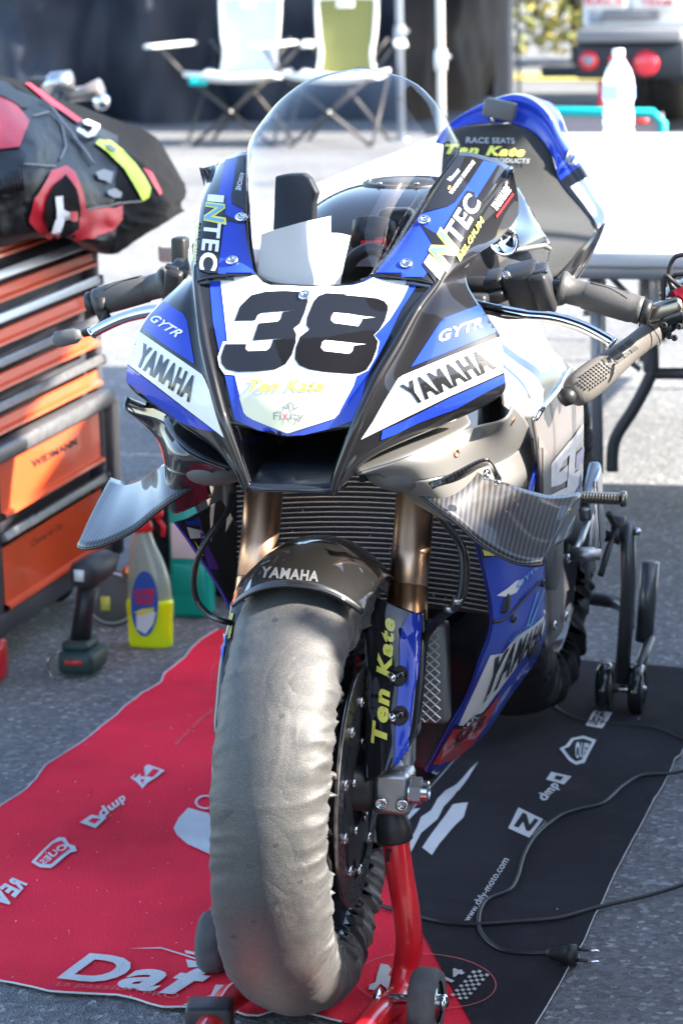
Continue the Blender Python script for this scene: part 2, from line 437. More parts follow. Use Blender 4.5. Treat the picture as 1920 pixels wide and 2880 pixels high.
ntx('N', [H(.125,-.04), H(.345,-.04), H(.375,1.12), H(.14,1.03)], 'print_sky', 'sponsor_flash', off=.0032, bold=.0)
ntx('BELGIUM', r2([(965,758),(1112,500),(1092,465),(945,722)]), 'print_yellow', 'sponsor_lettering', bold=.03)
ntx('YAMALUBE', r2([(1190,440),(1285,305),(1252,262),(1155,398)]), 'gloss_white', 'sponsor_lettering', bold=.04)
nd('red_underline', [r2([(1192,478),(1300,328),(1292,318),(1186,464)])], 'print_red', .0024)
ntx('VANDEN BOSSCHE', r2([(915,342),(1062,138),(1046,118),(898,322)]), 'gloss_white', 'name_lettering', bold=.04)
ntx('Vincent', r2([(908,262),(968,190),(952,168),(888,242)]), 'gloss_white', 'name_lettering', bold=.03)
nd('flag_patch', [r2([(882,298),(890,303),(902,280),(893,272)])], 'matte_black', .0024)
nd('flag_patch', [r2([(890,303),(900,306),(910,286),(902,280)])], 'print_yellow', .0024)
nd('flag_patch', [r2([(900,306),(908,308),(918,290),(910,286)])], 'print_red', .0024)
Q = r1([(597,335),(540,805),(650,820),(700,343)]); H = homog(Q)
ntx('I', [H(0,0), H(.1,0), H(.1,1), H(0,1)], 'gloss_white', 'sponsor_letter', bold=.03)
ntx('TEC', [H(.38,0), H(1,0), H(1,1), H(.38,1)], 'gloss_white', 'sponsor_letter', bold=.03)
ntx('N', [H(.11,-.05), H(.37,-.05), H(.40,1.3), H(.12,1.1)], 'print_yellow', 'sponsor_flash', off=.0024, bold=.07)
ntx('N', [H(.135,.0), H(.35,.0), H(.37,1.15), H(.145,1.03)], 'print_sky', 'sponsor_flash', off=.0032, bold=.0)
ntx('BELGIUM', r1([(526,500),(510,772),(524,775),(546,505)]), 'print_yellow', 'sponsor_lettering', bold=.03)
ntx('BOSSCHE', r1([(800,200),(768,308),(800,314),(822,205)]), 'gloss_white', 'name_lettering', bold=.04)
# cheeks
nd('cheek_flash', [r2([(660,1418),(840,1140),(875,1108),(980,1068),(1090,1028),(1150,1105),(1210,1190),(1100,1240),(900,1320)])], 'gloss_blue')
nd('cheek_panel', [r4([(345,752),(420,640),(500,500),(580,370),(610,350),(900,230),(1224,106),(1236,200),(1240,332),(900,480),(600,625)])], 'gloss_white')
nd('cheek_stripe', [r4([(480,695),(620,632),(900,492),(1241,345),(1250,395),(1100,470),(950,555),(700,650),(560,720),(470,755)])], 'gloss_blue')
ntx('GYTR', r2([(835,1266),(1108,1168),(1096,1108),(828,1198)]), 'gloss_white', 'sponsor_lettering', bold=.025, shear=.3)
ntx('YAMAHA', r4([(672,538),(1196,305),(1105,182),(584,415)]), 'gloss_black', 'maker_lettering', bold=.045)
nd('cheek_flash', [r1([(322,1005),(380,1045),(440,1085),(465,1130),(512,1400),(400,1328),(310,1268),(180,1165),(240,1080)])], 'gloss_blue')
nd('cheek_panel', [r3([(160,70),(360,208),(560,345),(580,380),(620,480),(698,740),(500,588),(300,435),(94,278),(110,170)])], 'gloss_white')
nd('cheek_stripe', [r3([(94,286),(300,443),(500,596),(640,700),(560,690),(420,640),(250,520),(150,435),(80,385)])], 'gloss_blue')
ntx('GYTR', r1([(232,1125),(398,1235),(448,1195),(270,1085)]), 'gloss_white', 'sponsor_lettering', bold=.025, shear=.3)
ntx('YAMAHA', r3([(140,282),(482,520),(536,372),(196,146)]), 'gloss_black', 'maker_lettering', bold=.045)
ntx('Ten Kate', r3([(843,460),(1330,455),(1325,378),(862,378)]), 'print_yellow', 'sponsor_lettering', off=.0028, bold=.03, shear=.3)
ntx('Fi', r3([(1008,626),(1058,630),(1058,582),(1008,580)]), 'print_grey', 'sponsor_lettering', off=.003)
ntx('X', r3([(1064,628),(1102,630),(1100,590),(1064,590)]), 'print_pink', 'sponsor_lettering', off=.003)
ntx('ity', r3([(1110,642),(1198,645),(1200,584),(1112,582)]), 'print_grey', 'sponsor_lettering', off=.003)
nd('crown_mark', [r3([(1048,545),(1060,552),(1075,545),(1090,555),(1095,530),(1112,515),(1135,530),(1140,555),(1160,545),(1170,552),(1150,562),(1130,565),(1125,540),(1112,528),(1103,540),(1098,565),(1070,560)])], 'print_grey', .003)
for q in (r1([(803,482)]), r1([(748,753)]), r2([(747,498)]), r2([(632,773)]), r1([(1205,972)])):
    h = NS.b.ray_cast(CP, ray(*q[0]).normalized()); n = h[1] if h[1].dot(CP-h[0]) > 0 else -h[1]
    screw('fairing_screw', h[0]+n*.0025, n, .0085, 'chrome' if q[0][1] < 730 or q[0][0] == 858 else 'steel', fair)

# air inlet in the nose
inl = MB()
lip = [[V((x, -.05-.012*(1-(x/.056)**2), .7215+.003*(1-(x/.056)**2))) for x in (-.056, -.03, 0, .03, .056)],
       [V((x, -.046-.008*(1-(x/.056)**2), .7305)) for x in (-.058, -.03, 0, .03, .058)],
       [V((x, -.004, .746)) for x in (-.056, -.03, 0, .03, .056)],
       [V((x, .03, .747)) for x in (-.056, -.03, 0, .03, .056)], [V((x, .2, .76)) for x in (-.045, -.03, 0, .03, .045)]]
inl.grid(patch(lip, 24, 20), flip=True)
inl.grid(patch([[V((x, -.05-.012*(1-(x/.056)**2), .7215+.003*(1-(x/.056)**2))) for x in (-.056, -.03, 0, .03, .056)], [V((x, .05, .715)) for x in (-.056, -.03, 0, .03, .056)]], 4, 20))
o_in = inl.build('air_inlet', 'inlet_dark', BIKE, solid=.002)
dk = MB(); dk.box((0, .21, .77), (.2, .01, .1)); dk.box((0, .12, .806), (.15, .19, .008)); dk.box((.075, .12, .77), (.008, .18, .1)); dk.box((-.075, .12, .77), (.008, .18, .1))
dk.build('inlet_throat', 'matte_black', BIKE, smooth=False)

# -- underside of the cheeks, side panels, pods, wings (both sides from one description)
def both(fn):
    for s in (1, -1): fn(s, (lambda p: V(p)) if s > 0 else MX)
T = [V((.085, -.035, .745)), V((.148, -.018, .765)), AX(1306, 1208, .205), V((.254, .064, .802)), AX(1436, 1141, .262)]
K = [V((.12, .0, .730)), AX(1200, 1345, .168), AX(1310, 1325, .205), AX(1409, 1293, .226), AX(1494, 1232, .243)]
SIDE = {}
def sides(s, f):
    low = [V((.066, -.038, .735)), V((.108, -.02, .770)), V((.19, .038, .803)), V((.252, .070, .834)), V((.248, .13, .86))]
    l4 = low[:3]+[low[2].lerp(low[3], .45)+V((-.01, .03, 0))]; t4 = T[:3]+[T[2].lerp(T[3], .35)+V((-.02, .04, 0))]
    mid = [(a+b_)/2+V((-.02-.02*i/3, .05+.06*i/3, .004)) for i, (a, b_) in enumerate(zip(l4, t4))]
    MB().grid(patch([[f(p) for p in l4], [f(p) for p in mid], [f(p) for p in t4]], 20, 30), flip=s < 0).build('duct_panel', 'glare_silver' if s > 0 else 'gloss_black', BIKE, solid=.002)  # sunlit side takes the glare colour, the far side stays black
    m2 = [(a+b_)/2+V((.004, -.004, .006)) for a, b_ in zip(T, K)]
    B0 = [V((.14, .06, .69)), V((.19, .06, .665)), AX(1330, 1430, .208), AX(1405, 1420, .226), AX(1488, 1395, .24)]
    mb = MB().grid(patch([[f(p) for p in T], [f(p) for p in m2], [f(p) for p in K]], 22, 36), flip=s < 0)
    mb.grid(patch([[f(p) for p in K], [f((a+b_)/2+V((.003, 0, 0))) for a, b_ in zip(K, B0)], [f(p) for p in B0]], 18, 36), flip=s < 0)
    SIDE[s] = (mb.v[:], mb.f[:])
    o = mb.build('side_panel', 'glare_silver' if s > 0 else 'gloss_black', BIKE, solid=.003)  # same black panel; sunlight on this side is painted as silver
    if s > 0:
        sf = Surf(*SIDE[1])
        for q in r4([(935, 838), (1288, 635)]):
            h = sf.b.ray_cast(CP, ray(*q).normalized()); n = h[1] if h[1].dot(CP-h[0]) > 0 else -h[1]
            screw('panel_screw', h[0]+n*.001, n, .007, 'copper_bolt', o)
        decal(sf, [r4([(1228,882),(1404,742),(1400,1100),(1340,1115),(1215,1065)])], 'flank_bronze', 'brown_reflection', o, .0012)  # brown reflection on the flank, laid on as colour
        decal(sf, [r4([(1210,1062),(1262,985),(1238,975),(1228,950),(1285,925),(1355,858),(1335,960),(1290,1020)]), r4([(1335,1112),(1392,1055),(1396,1100),(1388,1128)])], 'gloss_white', 'white_graphic', o, .0018)
        decal(sf, [r4([(1138,740),(1238,652),(1292,735),(1190,820)])], 'gloss_white', 'sticker', o, .0016)
        decal(sf, [r4([(1160,735),(1228,678),(1236,695),(1175,748)])], 'print_grey', 'sticker', o, .0022)
    # pod
    pd = MB(); cc = f((.128, .045, .738)); vs = []; nu, nv = 20, 28
    for i in range(nu+1):
        t = pi*i/nu; row = []
        for j in range(nv):
            p_ = 2*pi*j/nv; row.append(cc+V((cos(t)*.052, sin(t)*cos(p_)*.06, sin(t)*sin(p_)*.030)))
        vs.append(row+[row[0]])
    pd.grid(vs); pd.build('intake_pod', 'pod_grey', BIKE)
both(sides)

# wings of carbon fibre
def carbon(name, tint):
    m = mat(name, (.03, .03, .032), .3, .2, coat=.6, spec=.6); n, l, b = nodes_of(name)
    tc = n.new('ShaderNodeTexCoord'); mp = n.new('ShaderNodeMapping'); l.new(tc.outputs['Object'], mp.inputs[0]); mp.inputs['Rotation'].default_value = (0, .12, 0)
    wv = n.new('ShaderNodeTexWave'); wv.wave_type = 'BANDS'; wv.bands_direction = 'X'; wv.inputs['Scale'].default_value = 58; wv.inputs['Distortion'].default_value = .3; wv.inputs['Detail'].default_value = 0
    l.new(mp.outputs[0], wv.inputs[0])
    w2 = n.new('ShaderNodeTexWave'); w2.wave_type = 'BANDS'; w2.bands_direction = 'DIAGONAL'; w2.inputs['Scale'].default_value = 130; l.new(mp.outputs[0], w2.inputs[0])
    mm = n.new('ShaderNodeMath'); mm.operation = 'MULTIPLY'; l.new(wv.outputs['Fac'], mm.inputs[0]); mm2 = n.new('ShaderNodeMath'); mm2.operation = 'MULTIPLY_ADD'
    mm2.inputs[1].default_value = .5; mm2.inputs[2].default_value = .5; l.new(w2.outputs['Fac'], mm2.inputs[0]); l.new(mm2.outputs[0], mm.inputs[1])
    cr_ = n.new('ShaderNodeValToRGB'); cr_.color_ramp.elements[0].color = (.018, .018, .02, 1); cr_.color_ramp.elements[1].color = (*tint, 1); cr_.color_ramp.elements[0].position = .25; cr_.color_ramp.elements[1].position = .6
    l.new(mm.outputs[0], cr_.inputs[0]); l.new(cr_.outputs[0], b.inputs['Base Color'])
carbon('carbon', (.075, .066, .058))
def wings(s, f):
    # rows from the root outwards: (top edge, lower edge)
    pr = [((.145,.03,.712), (.185,.10,.738)), ((.178,.012,.692), (.222,.10,.716)), ((.205,.014,.672), (.243,.128,.703)), ((.235,.010,.648), (.262,.148,.691)), ((.272,.002,.630), (.292,.171,.678)), ((.298,.004,.623), (.312,.19,.675)), ((.315,.016,.622), (.331,.205,.676))]
    rows = [[f(b_), f(V(a).lerp(V(b_), .66)+V((0, 0, .003))), f(V(a).lerp(V(b_), .33)+V((0, 0, .003))), f(a)] for a, b_ in pr]
    rr = patch(rows, 40, 14)
    mb = MB().grid(rr, flip=s > 0)
    o = mb.build('winglet', 'carbon', BIKE, solid=.004)
    rim = MB().tube([r[-1] for r in rr]+rr[-1][::-1][1:], .0024, 8)
    rim.build('winglet_edge', 'gloss_black', o)
    if s > 0:
        fl = [[f(AX(1214,1377,.182)), f(AX(1290,1345,.214)), f(AX(1372,1300,.25)), f(AX(1390,1345,.255))], [f(AX(1205,1360,.176)), f(AX(1280,1325,.212)), f(AX(1368,1288,.255)), f(AX(1408,1340,.262))]]
        MB().grid(patch(fl, 4, 16), flip=s > 0).build('winglet_bracket', 'carbon', BIKE, solid=.003)
        for p in (AX(1368,1332,.25), AX(1398,1350,.2565)):
            p = f(p); screw('bracket_bolt', p, V((s, -.5, 0)), .006, 'steel', BIKE)
    if s > 0:
        sf = Surf(*(mb.v, mb.f))
        text_on(sf, 'Racefit', rI([(505,600),(660,545),(650,470),(480,520)]), 'gloss_white', 'lettering', o, .002, shear=.4)
both(wings)

# -- windscreen
def glassy(name, tint=.92, rough=.0):
    m = bpy.data.materials.new(name); m.use_nodes = True; n = m.node_tree.nodes; l = m.node_tree.links; n.remove(n['Principled BSDF'])
    t = n.new('ShaderNodeBsdfTransparent'); t.inputs[0].default_value = (tint, tint, tint*1.01, 1); g = n.new('ShaderNodeBsdfGlossy'); g.inputs['Roughness'].default_value = .03
    fr = n.new('ShaderNodeLayerWeight'); fr.inputs[0].default_value = .3; mx = n.new('ShaderNodeMixShader')
    l.new(fr.outputs['Fresnel'], mx.inputs[0]); l.new(t.outputs[0], mx.inputs[1]); l.new(g.outputs[0], mx.inputs[2]); l.new(mx.outputs[0], n['Material Output'].inputs[0]); MT[name] = m
glassy('clear_screen'); glassy('clear_plastic', .86)
E_ = [(.076,.084,.982),(.097,.134,1.015),(.113,.182,1.052),(.13,.236,1.087),(.147,.312,1.124),(.135,.33,1.150),(.112,.345,1.183),(.073,.355,1.215),(.004,.367,1.234)]
C_ = [(.072,.970),(.088,1.02),(.11,1.072),(.145,1.12),(.195,1.165),(.24,1.195),(.29,1.218),(.332,1.23),(.367,1.2345)]
srow = []
for (x, y, z), (cy_, cz_) in zip(E_, C_):
    row = []
    for k in range(-6, 7):
        t = k/6*pi/2; row.append(V((x*sin(t), cy_+(y-cy_)*(1-cos(t))+.001, cz_+(z-cz_)*(1-cos(t))+.001)))
    srow.append(row)
sg = patch(srow, 50, 49)
scr = MB().grid(sg).build('windscreen', 'clear_screen', BIKE)
edge = [r[0] for r in sg]+[r[-1] for r in sg[::-1]]
MB().tube([sg[0][j] for j in range(49)][::-1]+[r[0] for r in sg]+[r[-1] for r in sg[::-1]], .0013, 8, closed=True).build('windscreen_edge', 'clear_plastic', scr)

# -- front wheel under its tyre warmer
def front_wheel():
    ax = V((1, 0, 0))
    m = MB().lathe([(.218, -.05), (.212, -.048), (.206, -.035), (.200, 0), (.206, .035), (.212, .048), (.218, .05), (.225, .046), (.222, 0), (.225, -.046), (.218, -.05)], WH, ax, 72, caps=False)
    o = stm(m).build('wheel_rim', 'gloss_black', BIKE)
    h = MB().lathe([(.02, -.085), (.032, -.08), (.032, -.05), (.045, -.04), (.045, .04), (.032, .05), (.032, .08), (.02, .085)], WH, ax, 32)
    stm(h).build('wheel_hub', 'satin_black', o)
    for k in range(5):
        a = 2*pi*k/5+.3; b = MB()
        for da in (-.13, .13):
            p0 = WH+V((0, cos(a)*.035, sin(a)*.035)); p1 = WH+V((0, cos(a+da*.4)*.1, sin(a+da*.4)*.1)); p2 = WH+V((.0, cos(a+da)*.206, sin(a+da)*.206))
            b.tube([p0, p1, p2], [.016, .011, .011], 8, flat=1.3)
        stm(b).build('wheel_spoke', 'gloss_black', o)
    t = MB(); t.lathe([(.222, -.045), (.24, -.052), (.262, -.048), (.278, -.025), (.284, 0), (.278, .025), (.262, .048), (.24, .052), (.222, .045)], WH, ax, 72, caps=False)
    stm(t).build('front_tyre', 'rubber', BIKE)
    for s in (1, -1):
        x = s*.063
        d = MB()
        R0, R1 = .121, .160; N = 120
        rings = []
        for r, dx in ((R0, -.0025), (R0, .0025), (R1-.001, .0025), (R1, .0015), (R1, -.0015), (R1-.001, -.0025), (R0, -.0025)):
            rings.append([WH+V((x+dx, cos(2*pi*k/N)*(r+(.003*sin(k*2*pi*10/N) if r == R0 else 0)), sin(2*pi*k/N)*(r+(.003*sin(k*2*pi*10/N) if r == R0 else 0)))) for k in range(N+1)])
        d.grid(rings); do = stm(d).build('brake_disc', 'disc_steel', BIKE, autos=40)
        hl = MB()
        for k in range(40):
            for q, rr_ in enumerate((.131, .1405, .150)):
                a = 2*pi*(k+.33*q)/40
                c_ = WH+V((x+s*.0027, cos(a)*rr_, sin(a)*rr_))
                hl.lathe([(.0028, -.0004), (.0028, .0002)], c_, (s, 0, 0), 8)
        tag(stm(hl).build('disc_hole', 'matte_black', do), kind='stuff')
        cb = MB(); R0c, R1c = .052, .114; rings = []
        for r, dx in ((R0c, -.004), (R0c, .004), (R1c, .004), (R1c, -.004), (R0c, -.004)):
            rings.append([WH+V((x+dx-s*.002, cos(2*pi*k/N)*(r-(.010*(1+cos(k*2*pi*10/N)) if r == R1c else 0)), sin(2*pi*k/N)*(r-(.010*(1+cos(k*2*pi*10/N)) if r == R1c else 0)))) for k in range(N+1)])
        cb.grid(rings); ca = stm(cb).build('disc_carrier', 'satin_black', do, autos=40)
        me = None
        for k in range(10):
            a = 2*pi*(k+.5)/10
            b = MB().lathe([(.0085, 0), (.0085, .003), (.006, .0045), (.003, .0045), (.003, .002), (0, .002)], WH+V((x+s*.002, cos(a)*.1165, sin(a)*.1165)), (s, 0, 0), 14)
            stm(b).build('disc_bobbin', 'steel', do)
        for k in range(5):
            a = 2*pi*(k+.2)/5
            b = MB().lathe([(.0065, 0), (.0065, .005), (.003, .006), (0, .004)], WH+V((x+s*.002, cos(a)*.062, sin(a)*.062)), (s, 0, 0), 12)
            stm(b).build('carrier_bolt', 'steel', do)
front_wheel()

# tyre warmers: fabric drawn tight over the tread and gathered on the sidewalls
def warmer_mat():
    m = mat('warmer_fabric', (.072, .070, .068), .5, sheen=.06, spec=.6)
    mat('logo_thread', (.05, .05, .05), .6)
    n, l, b = nodes_of('warmer_fabric'); tc = n.new('ShaderNodeTexCoord')
    b.inputs['Sheen Roughness'].default_value = .4
    v = n.new('ShaderNodeTexNoise'); v.inputs['Scale'].default_value = 900; v.inputs['Detail'].default_value = 3; l.new(tc.outputs['Object'], v.inputs['Vector'])
    r = n.new('ShaderNodeValToRGB'); r.color_ramp.elements[0].color = (.052, .051, .050, 1); r.color_ramp.elements[1].color = (.20, .19, .18, 1)
    r.color_ramp.elements[0].position = .52; r.color_ramp.elements[1].position = .85
    l.new(v.outputs[0], r.inputs[0]); l.new(r.outputs[0], b.inputs['Base Color'])
    bp = n.new('ShaderNodeBump'); bp.inputs['Strength'].default_value = .35; bp.inputs['Distance'].default_value = .0015
    l.new(v.outputs[0], bp.inputs['Height'])
    v3 = n.new('ShaderNodeTexNoise'); v3.inputs['Scale'].default_value = 9; v3.inputs['Detail'].default_value = 3; v3.inputs['Distortion'].default_value = .6; l.new(tc.outputs['Object'], v3.inputs['Vector'])
    ab = n.new('ShaderNodeMath'); ab.operation = 'SUBTRACT'; ab.inputs[1].default_value = .5; l.new(v3.outputs[0], ab.inputs[0]); a2 = n.new('ShaderNodeMath'); a2.operation = 'ABSOLUTE'; l.new(ab.outputs[0], a2.inputs[0])
    b3 = n.new('ShaderNodeBump'); b3.inputs['Strength'].default_value = .35; b3.inputs['Distance'].default_value = .02; l.new(a2.outputs[0], b3.inputs['Height'])
    l.new(bp.outputs[0], b3.inputs['Normal']); l.new(b3.outputs[0], b.inputs['Normal'])
warmer_mat()
mat('warmer_black', (.009, .009, .010), .8, bump=.5, bump_s=300)
def warmer(prof, o, n, seed, fn, side_amp=.006):
    L = len(prof); pts = spline([V((r, h, 0)) for r, h in prof], 61); rows = []
    for i, p in enumerate(pts):
        t = i/60; side = max(0, abs(t-.5)*2-.28)/.72; row = []
        for k in range(n+1):
            a = 2*pi*(k % n)/n
            g = noise.noise(V((cos(a)*6, sin(a)*6, seed+t*1.2)))
            g2 = noise.noise(V((cos(a)*16+seed, sin(a)*16, t*2.5)))
            pl = sin(a*64+7*g+3*t)*.5+sin(a*37+9*g2)*.5
            wq = noise.noise(V((cos(a)*3, sin(a)*3, t*2+seed)))*1.6
            f1 = noise.ridged_multi_fractal(V((cos(a+wq*.05+(t-.5)*.35)*9, sin(a+wq*.05+(t-.5)*.35)*9, seed+t*1.7)), .9, 2.1, 3, 1, 2)-1.0
            f2 = noise.ridged_multi_fractal(V((cos(a)*4+t*2, sin(a)*4-t*2, seed+5)), 1, 2.2, 3, 1, 2)-1.0
            rt = 1.0 if p.y > 0 else .6
            sm = min(1, max(0, abs(t-.5)*2-.10)/.55)
            d = side**1.1*side_amp*(.8*pl+1.4*g2)*rt + .0105*sm*f1*rt + .0065*(.15+.85*sm)*f2 + .0018*g
            r = p.x+d*(1 if side < .6 else .6); h = p.y+d*(1.2*side)*(1 if p.y > 0 else -1)
            row.append(fn(V((o[0]+h, o[1]+cos(a)*r, o[2]+sin(a)*r))))
        rows.append(row)
    return rows
ro = warmer([(.203, -.052), (.220, -.066), (.243, -.079), (.270, -.075), (.292, -.049), (.306, 0), (.292, .045), (.270, .065), (.243, .069), (.220, .058), (.203, .049)], WH, 620, 3, st, .0115)
wm = MB().grid(ro)
WARM = wm.build('tyre_warmer', 'warmer_fabric')
tag(WARM, 'grey fabric tyre warmer gathered around the front wheel of the motorcycle', 'tyre warmer', 'tyre warmers on the motorcycle wheels')
# little stitched logos on the fabric
wsf = Surf(wm.v, wm.f)
for q in r6([(315,573),(490,440),(490,805),(345,925),(530,1105),(640,670),(215,1020)])+r5([(395,545),(585,480),(260,1280),(435,1150)]):
    P = []
    for k in range(14): a = 2*pi*k/14; P.append((q[0]+cos(a)*7, q[1]+sin(a)*5))
    P2 = [(q[0]+(x-q[0])*.55, q[1]+(y-q[1])*.55) for x, y in P]
    decal(wsf, [P+[P[0]]+[P2[0]]+P2[::-1]], 'logo_thread', 'stitched_logo', WARM, .0006, 20)

# -- front forks
def forks(s, f):
    g = lambda p: st(f(p))
    a = (fk(1)-fk(0)).normalized()
    tb = MB(); tb.tube([g(fk(z)) for z in (.53, .60, .70, .80, .93)], .0262, 28)
    t = tb.build('fork_tube', 'bronze_tube', BIKE)
    cl = MB().lathe([(.0262, .03), (.0272, .028), (.0272, .012), (.0285, .009), (.029, -.012), (.0275, -.022), (.021, -.024)], g(fk(.53)), (g(fk(1))-g(fk(0))), 28, caps=False)
    cl.build('fork_collar', 'gold_tube', t)
    MB().tube([g(fk(z)) for z in (.33, .42, .53)], .0215, 24).build('fork_stanchion', 'steel', BIKE)
    # cast foot with clamp and pinch bolts
    W0 = V((.105, 0, .315)); b = MB()
    b.box(fk(.318)+V((.004, -.014, -.008)), (.052, .052, .062)); b.box(fk(.36)+V((.006, -.004, 0)), (.04, .042, .06)); b.box(fk(.41)+V((.018, .012, 0)), (.018, .04, .09))
    b.v = [g(p) for p in b.v]; foot = b.build('fork_foot', 'cast_alloy', BIKE, bevel=.009, smooth=True, autos=35)
    for dx in (-.012, .016):
        bb = MB().lathe([(.0085, -.002), (.0085, .004), (.0045, .0045), (.004, .001), (0, .001)], fk(.303)+V((dx+.004, -.0395, -.004)), (0, -1, 0), 16)
        bb.v = [g(p) for p in bb.v]; bb.build('pinch_bolt', 'steel', foot)
    n = MB().lathe([(.0205, 0), (.0205, .002)], V((.133, 0, .315)), (1, 0, 0), 24).lathe([(.019, .002), (.019, .016)], V((.133, 0, .315)), (1, 0, 0), 6)
    n.lathe([(.0135, .016), (.0135, .024), (.011, .026), (.009, .02), (0, .02)], V((.133, 0, .315)), (1, 0, 0), 24)
    n.v = [g(p) for p in n.v]
    if s > 0: n.build('axle_nut', 'steel', foot, autos=35)
    # brake caliper behind the leg
    k = MB().box(V((.098, .105, .40)), (.05, .055, .11), Matrix.Rotation(-.4, 3, 'X')).box(V((.12, .105, .40)), (.02, .04, .08), Matrix.Rotation(-.4, 3, 'X'))
    k.v = [g(p) for p in k.v]; k.build('brake_caliper', 'dark_alloy', BIKE, bevel=.008)
    # fork cap
    MB().lathe([(.03, -.02), (.03, .012), (.026, .014), (.02, .026), (.017, .027)], g(fk(.95)), (0, .407, .914), 24).build('fork_cap', 'satin_black', BIKE)
    MB().lathe([(.0175, 0), (.0175, .014), (.010, .016), (.01, .02)], g(fk(.95))+a*.026, (0, .407, .914), 12).build('fork_adjuster', 'red_anodised', BIKE)
both(forks)
MB().box(st(fk(.925, 0)), (.26, .05, .022), Matrix.Rotation(-.42, 3, 'X')).build('top_yoke', 'satin_black', BIKE, bevel=.008)

# -- front mudguard with its fork covers
FR = .328
def mg(th, x):
    R = FR-(abs(x)/.095)**2.2*.058
    return WH+V((x, -sin(th)*R, cos(th)*R))
rows = []
for i in range(13):
    th = .37-1.2*i/12
    wdt = .088 if i > 1 else .084
    rows.append([mg(th-(.10*(1-(x/.088)**2) if i == 0 else 0)*-1*.35, x) for x in [wdt*k/6 for k in range(-6, 7)]])
MG = MB().grid([[st(p) for p in r] for r in patch(rows, 50, 40)])
mud = MG.build('front_mudguard', 'flake_black', BIKE, solid=.003, off=1)
msf = Surf(MG.v, MG.f)
H = homog(r5([(295,300),(662,322),(668,258),(312,236)]))
text_on(msf, 'YAMAHA', r5([(298,292),(655,322),(662,255),(318,222)]), 'pod_grey', 'maker_lettering', mud, .0042, bold=.04, cell=12)
MB().tube([st(p) for p in patch(rows, 50, 40)[0]], .0028, 8).build('mudguard_lip', 'gloss_black', mud)
def cover(s, f):
    cols = []
    # (inner edge, front, outer edge) down the leg, read on the +X side
    pr = [((1000,1655),(1075,1688),(1183,1725)), ((1013,1700),(1080,1740),(1184,1790)), ((1024,1790),(1085,1830),(1181,1850)), ((1027,1900),(1085,1920),(1176,1925)), ((1026,2000),(1085,2020),(1166,2025)), ((1025,2100),(1080,2105),(1152,2090)), ((1024,2199),(1070,2180),(1118,2150))]
    for A, B, C in pr:
        z0 = AY(*B, .05).z
        yf = fk(z0).y-.056
        a = AY(*A, yf+.008); b_ = AY(*B, yf); c_ = AY(*C, yf+.018)
        bm_ = (a+b_)/2+V((0, -.002, 0)); cm = (b_+c_)/2+V((0, -.003, 0))
        r = [a+V((.0, .035, 0)), a, bm_, b_, cm, c_, c_+V((-.001, .045, .0))]
        cols.append([st(f(sti(p))) for p in r])
    rr = patch(cols, 60, 40); mb = MB().grid(rr, flip=s > 0)
    o = mb.build('fork_cover', 'gloss_black', BIKE, solid=.0025)
    if s > 0:
        sf = Surf(mb.v, mb.f)
        decal(sf, [r5([(1300,492),(1235,512),(1205,545),(1180,600),(1168,700),(1172,835),(1160,1000),(1150,1100),(1142,1250),(1138,1420),(1132,1480),(1190,1440),(1215,1380),(1240,1200),(1262,1000),(1290,830),(1302,600)])], 'gloss_blue', 'cover_stripe', o, .0022, 8)
        text_on(sf, 'Ten Kate', r5([(1092,1325),(1140,545),(1058,528),(995,1328)]), 'print_yellow', 'sponsor_lettering', o, .0036, bold=.045, shear=.25)
        for cy_ in (900, 1152):
            P = [(1172+54*cos(2*pi*k/24), cy_+64*sin(2*pi*k/24)) for k in range(24)]
            decal(sf, [r5(P)], 'matte_black', 'cover_cutout', o, .0042)
            h = sf.b.ray_cast(CP, ray(*r5([(1120, cy_+6)])[0]).normalized())[0]
            h2 = sf.b.ray_cast(CP, ray(*r5([(1215, cy_+6)])[0]).normalized())[0]
            if h and h2: MB().tube([h+V((0,-.001,0)), h2+V((0,-.001,0))], .0085, 16, flat=.45).build('cover_bolt', 'gloss_black', o)
            if h: MB().lathe([(0, -.002), (.007, -.001), (.007, .004)], h+V((0, -.004, 0)), (.3, 1, 0), 12).build('bolt_head', 'chrome', o)
    else:
        sf = Surf(mb.v, mb.f)
        decal(sf, [r5([(60,470),(85,470),(80,700),(55,840)])], 'gloss_blue', 'cover_stripe', o, .0022, 8)
        text_on(sf, 'Te', r5([(95,670),(108,665),(145,505),(118,505)])[::1], 'print_yellow', 'sponsor_lettering', o, .0022, bold=.04)
both(cover)

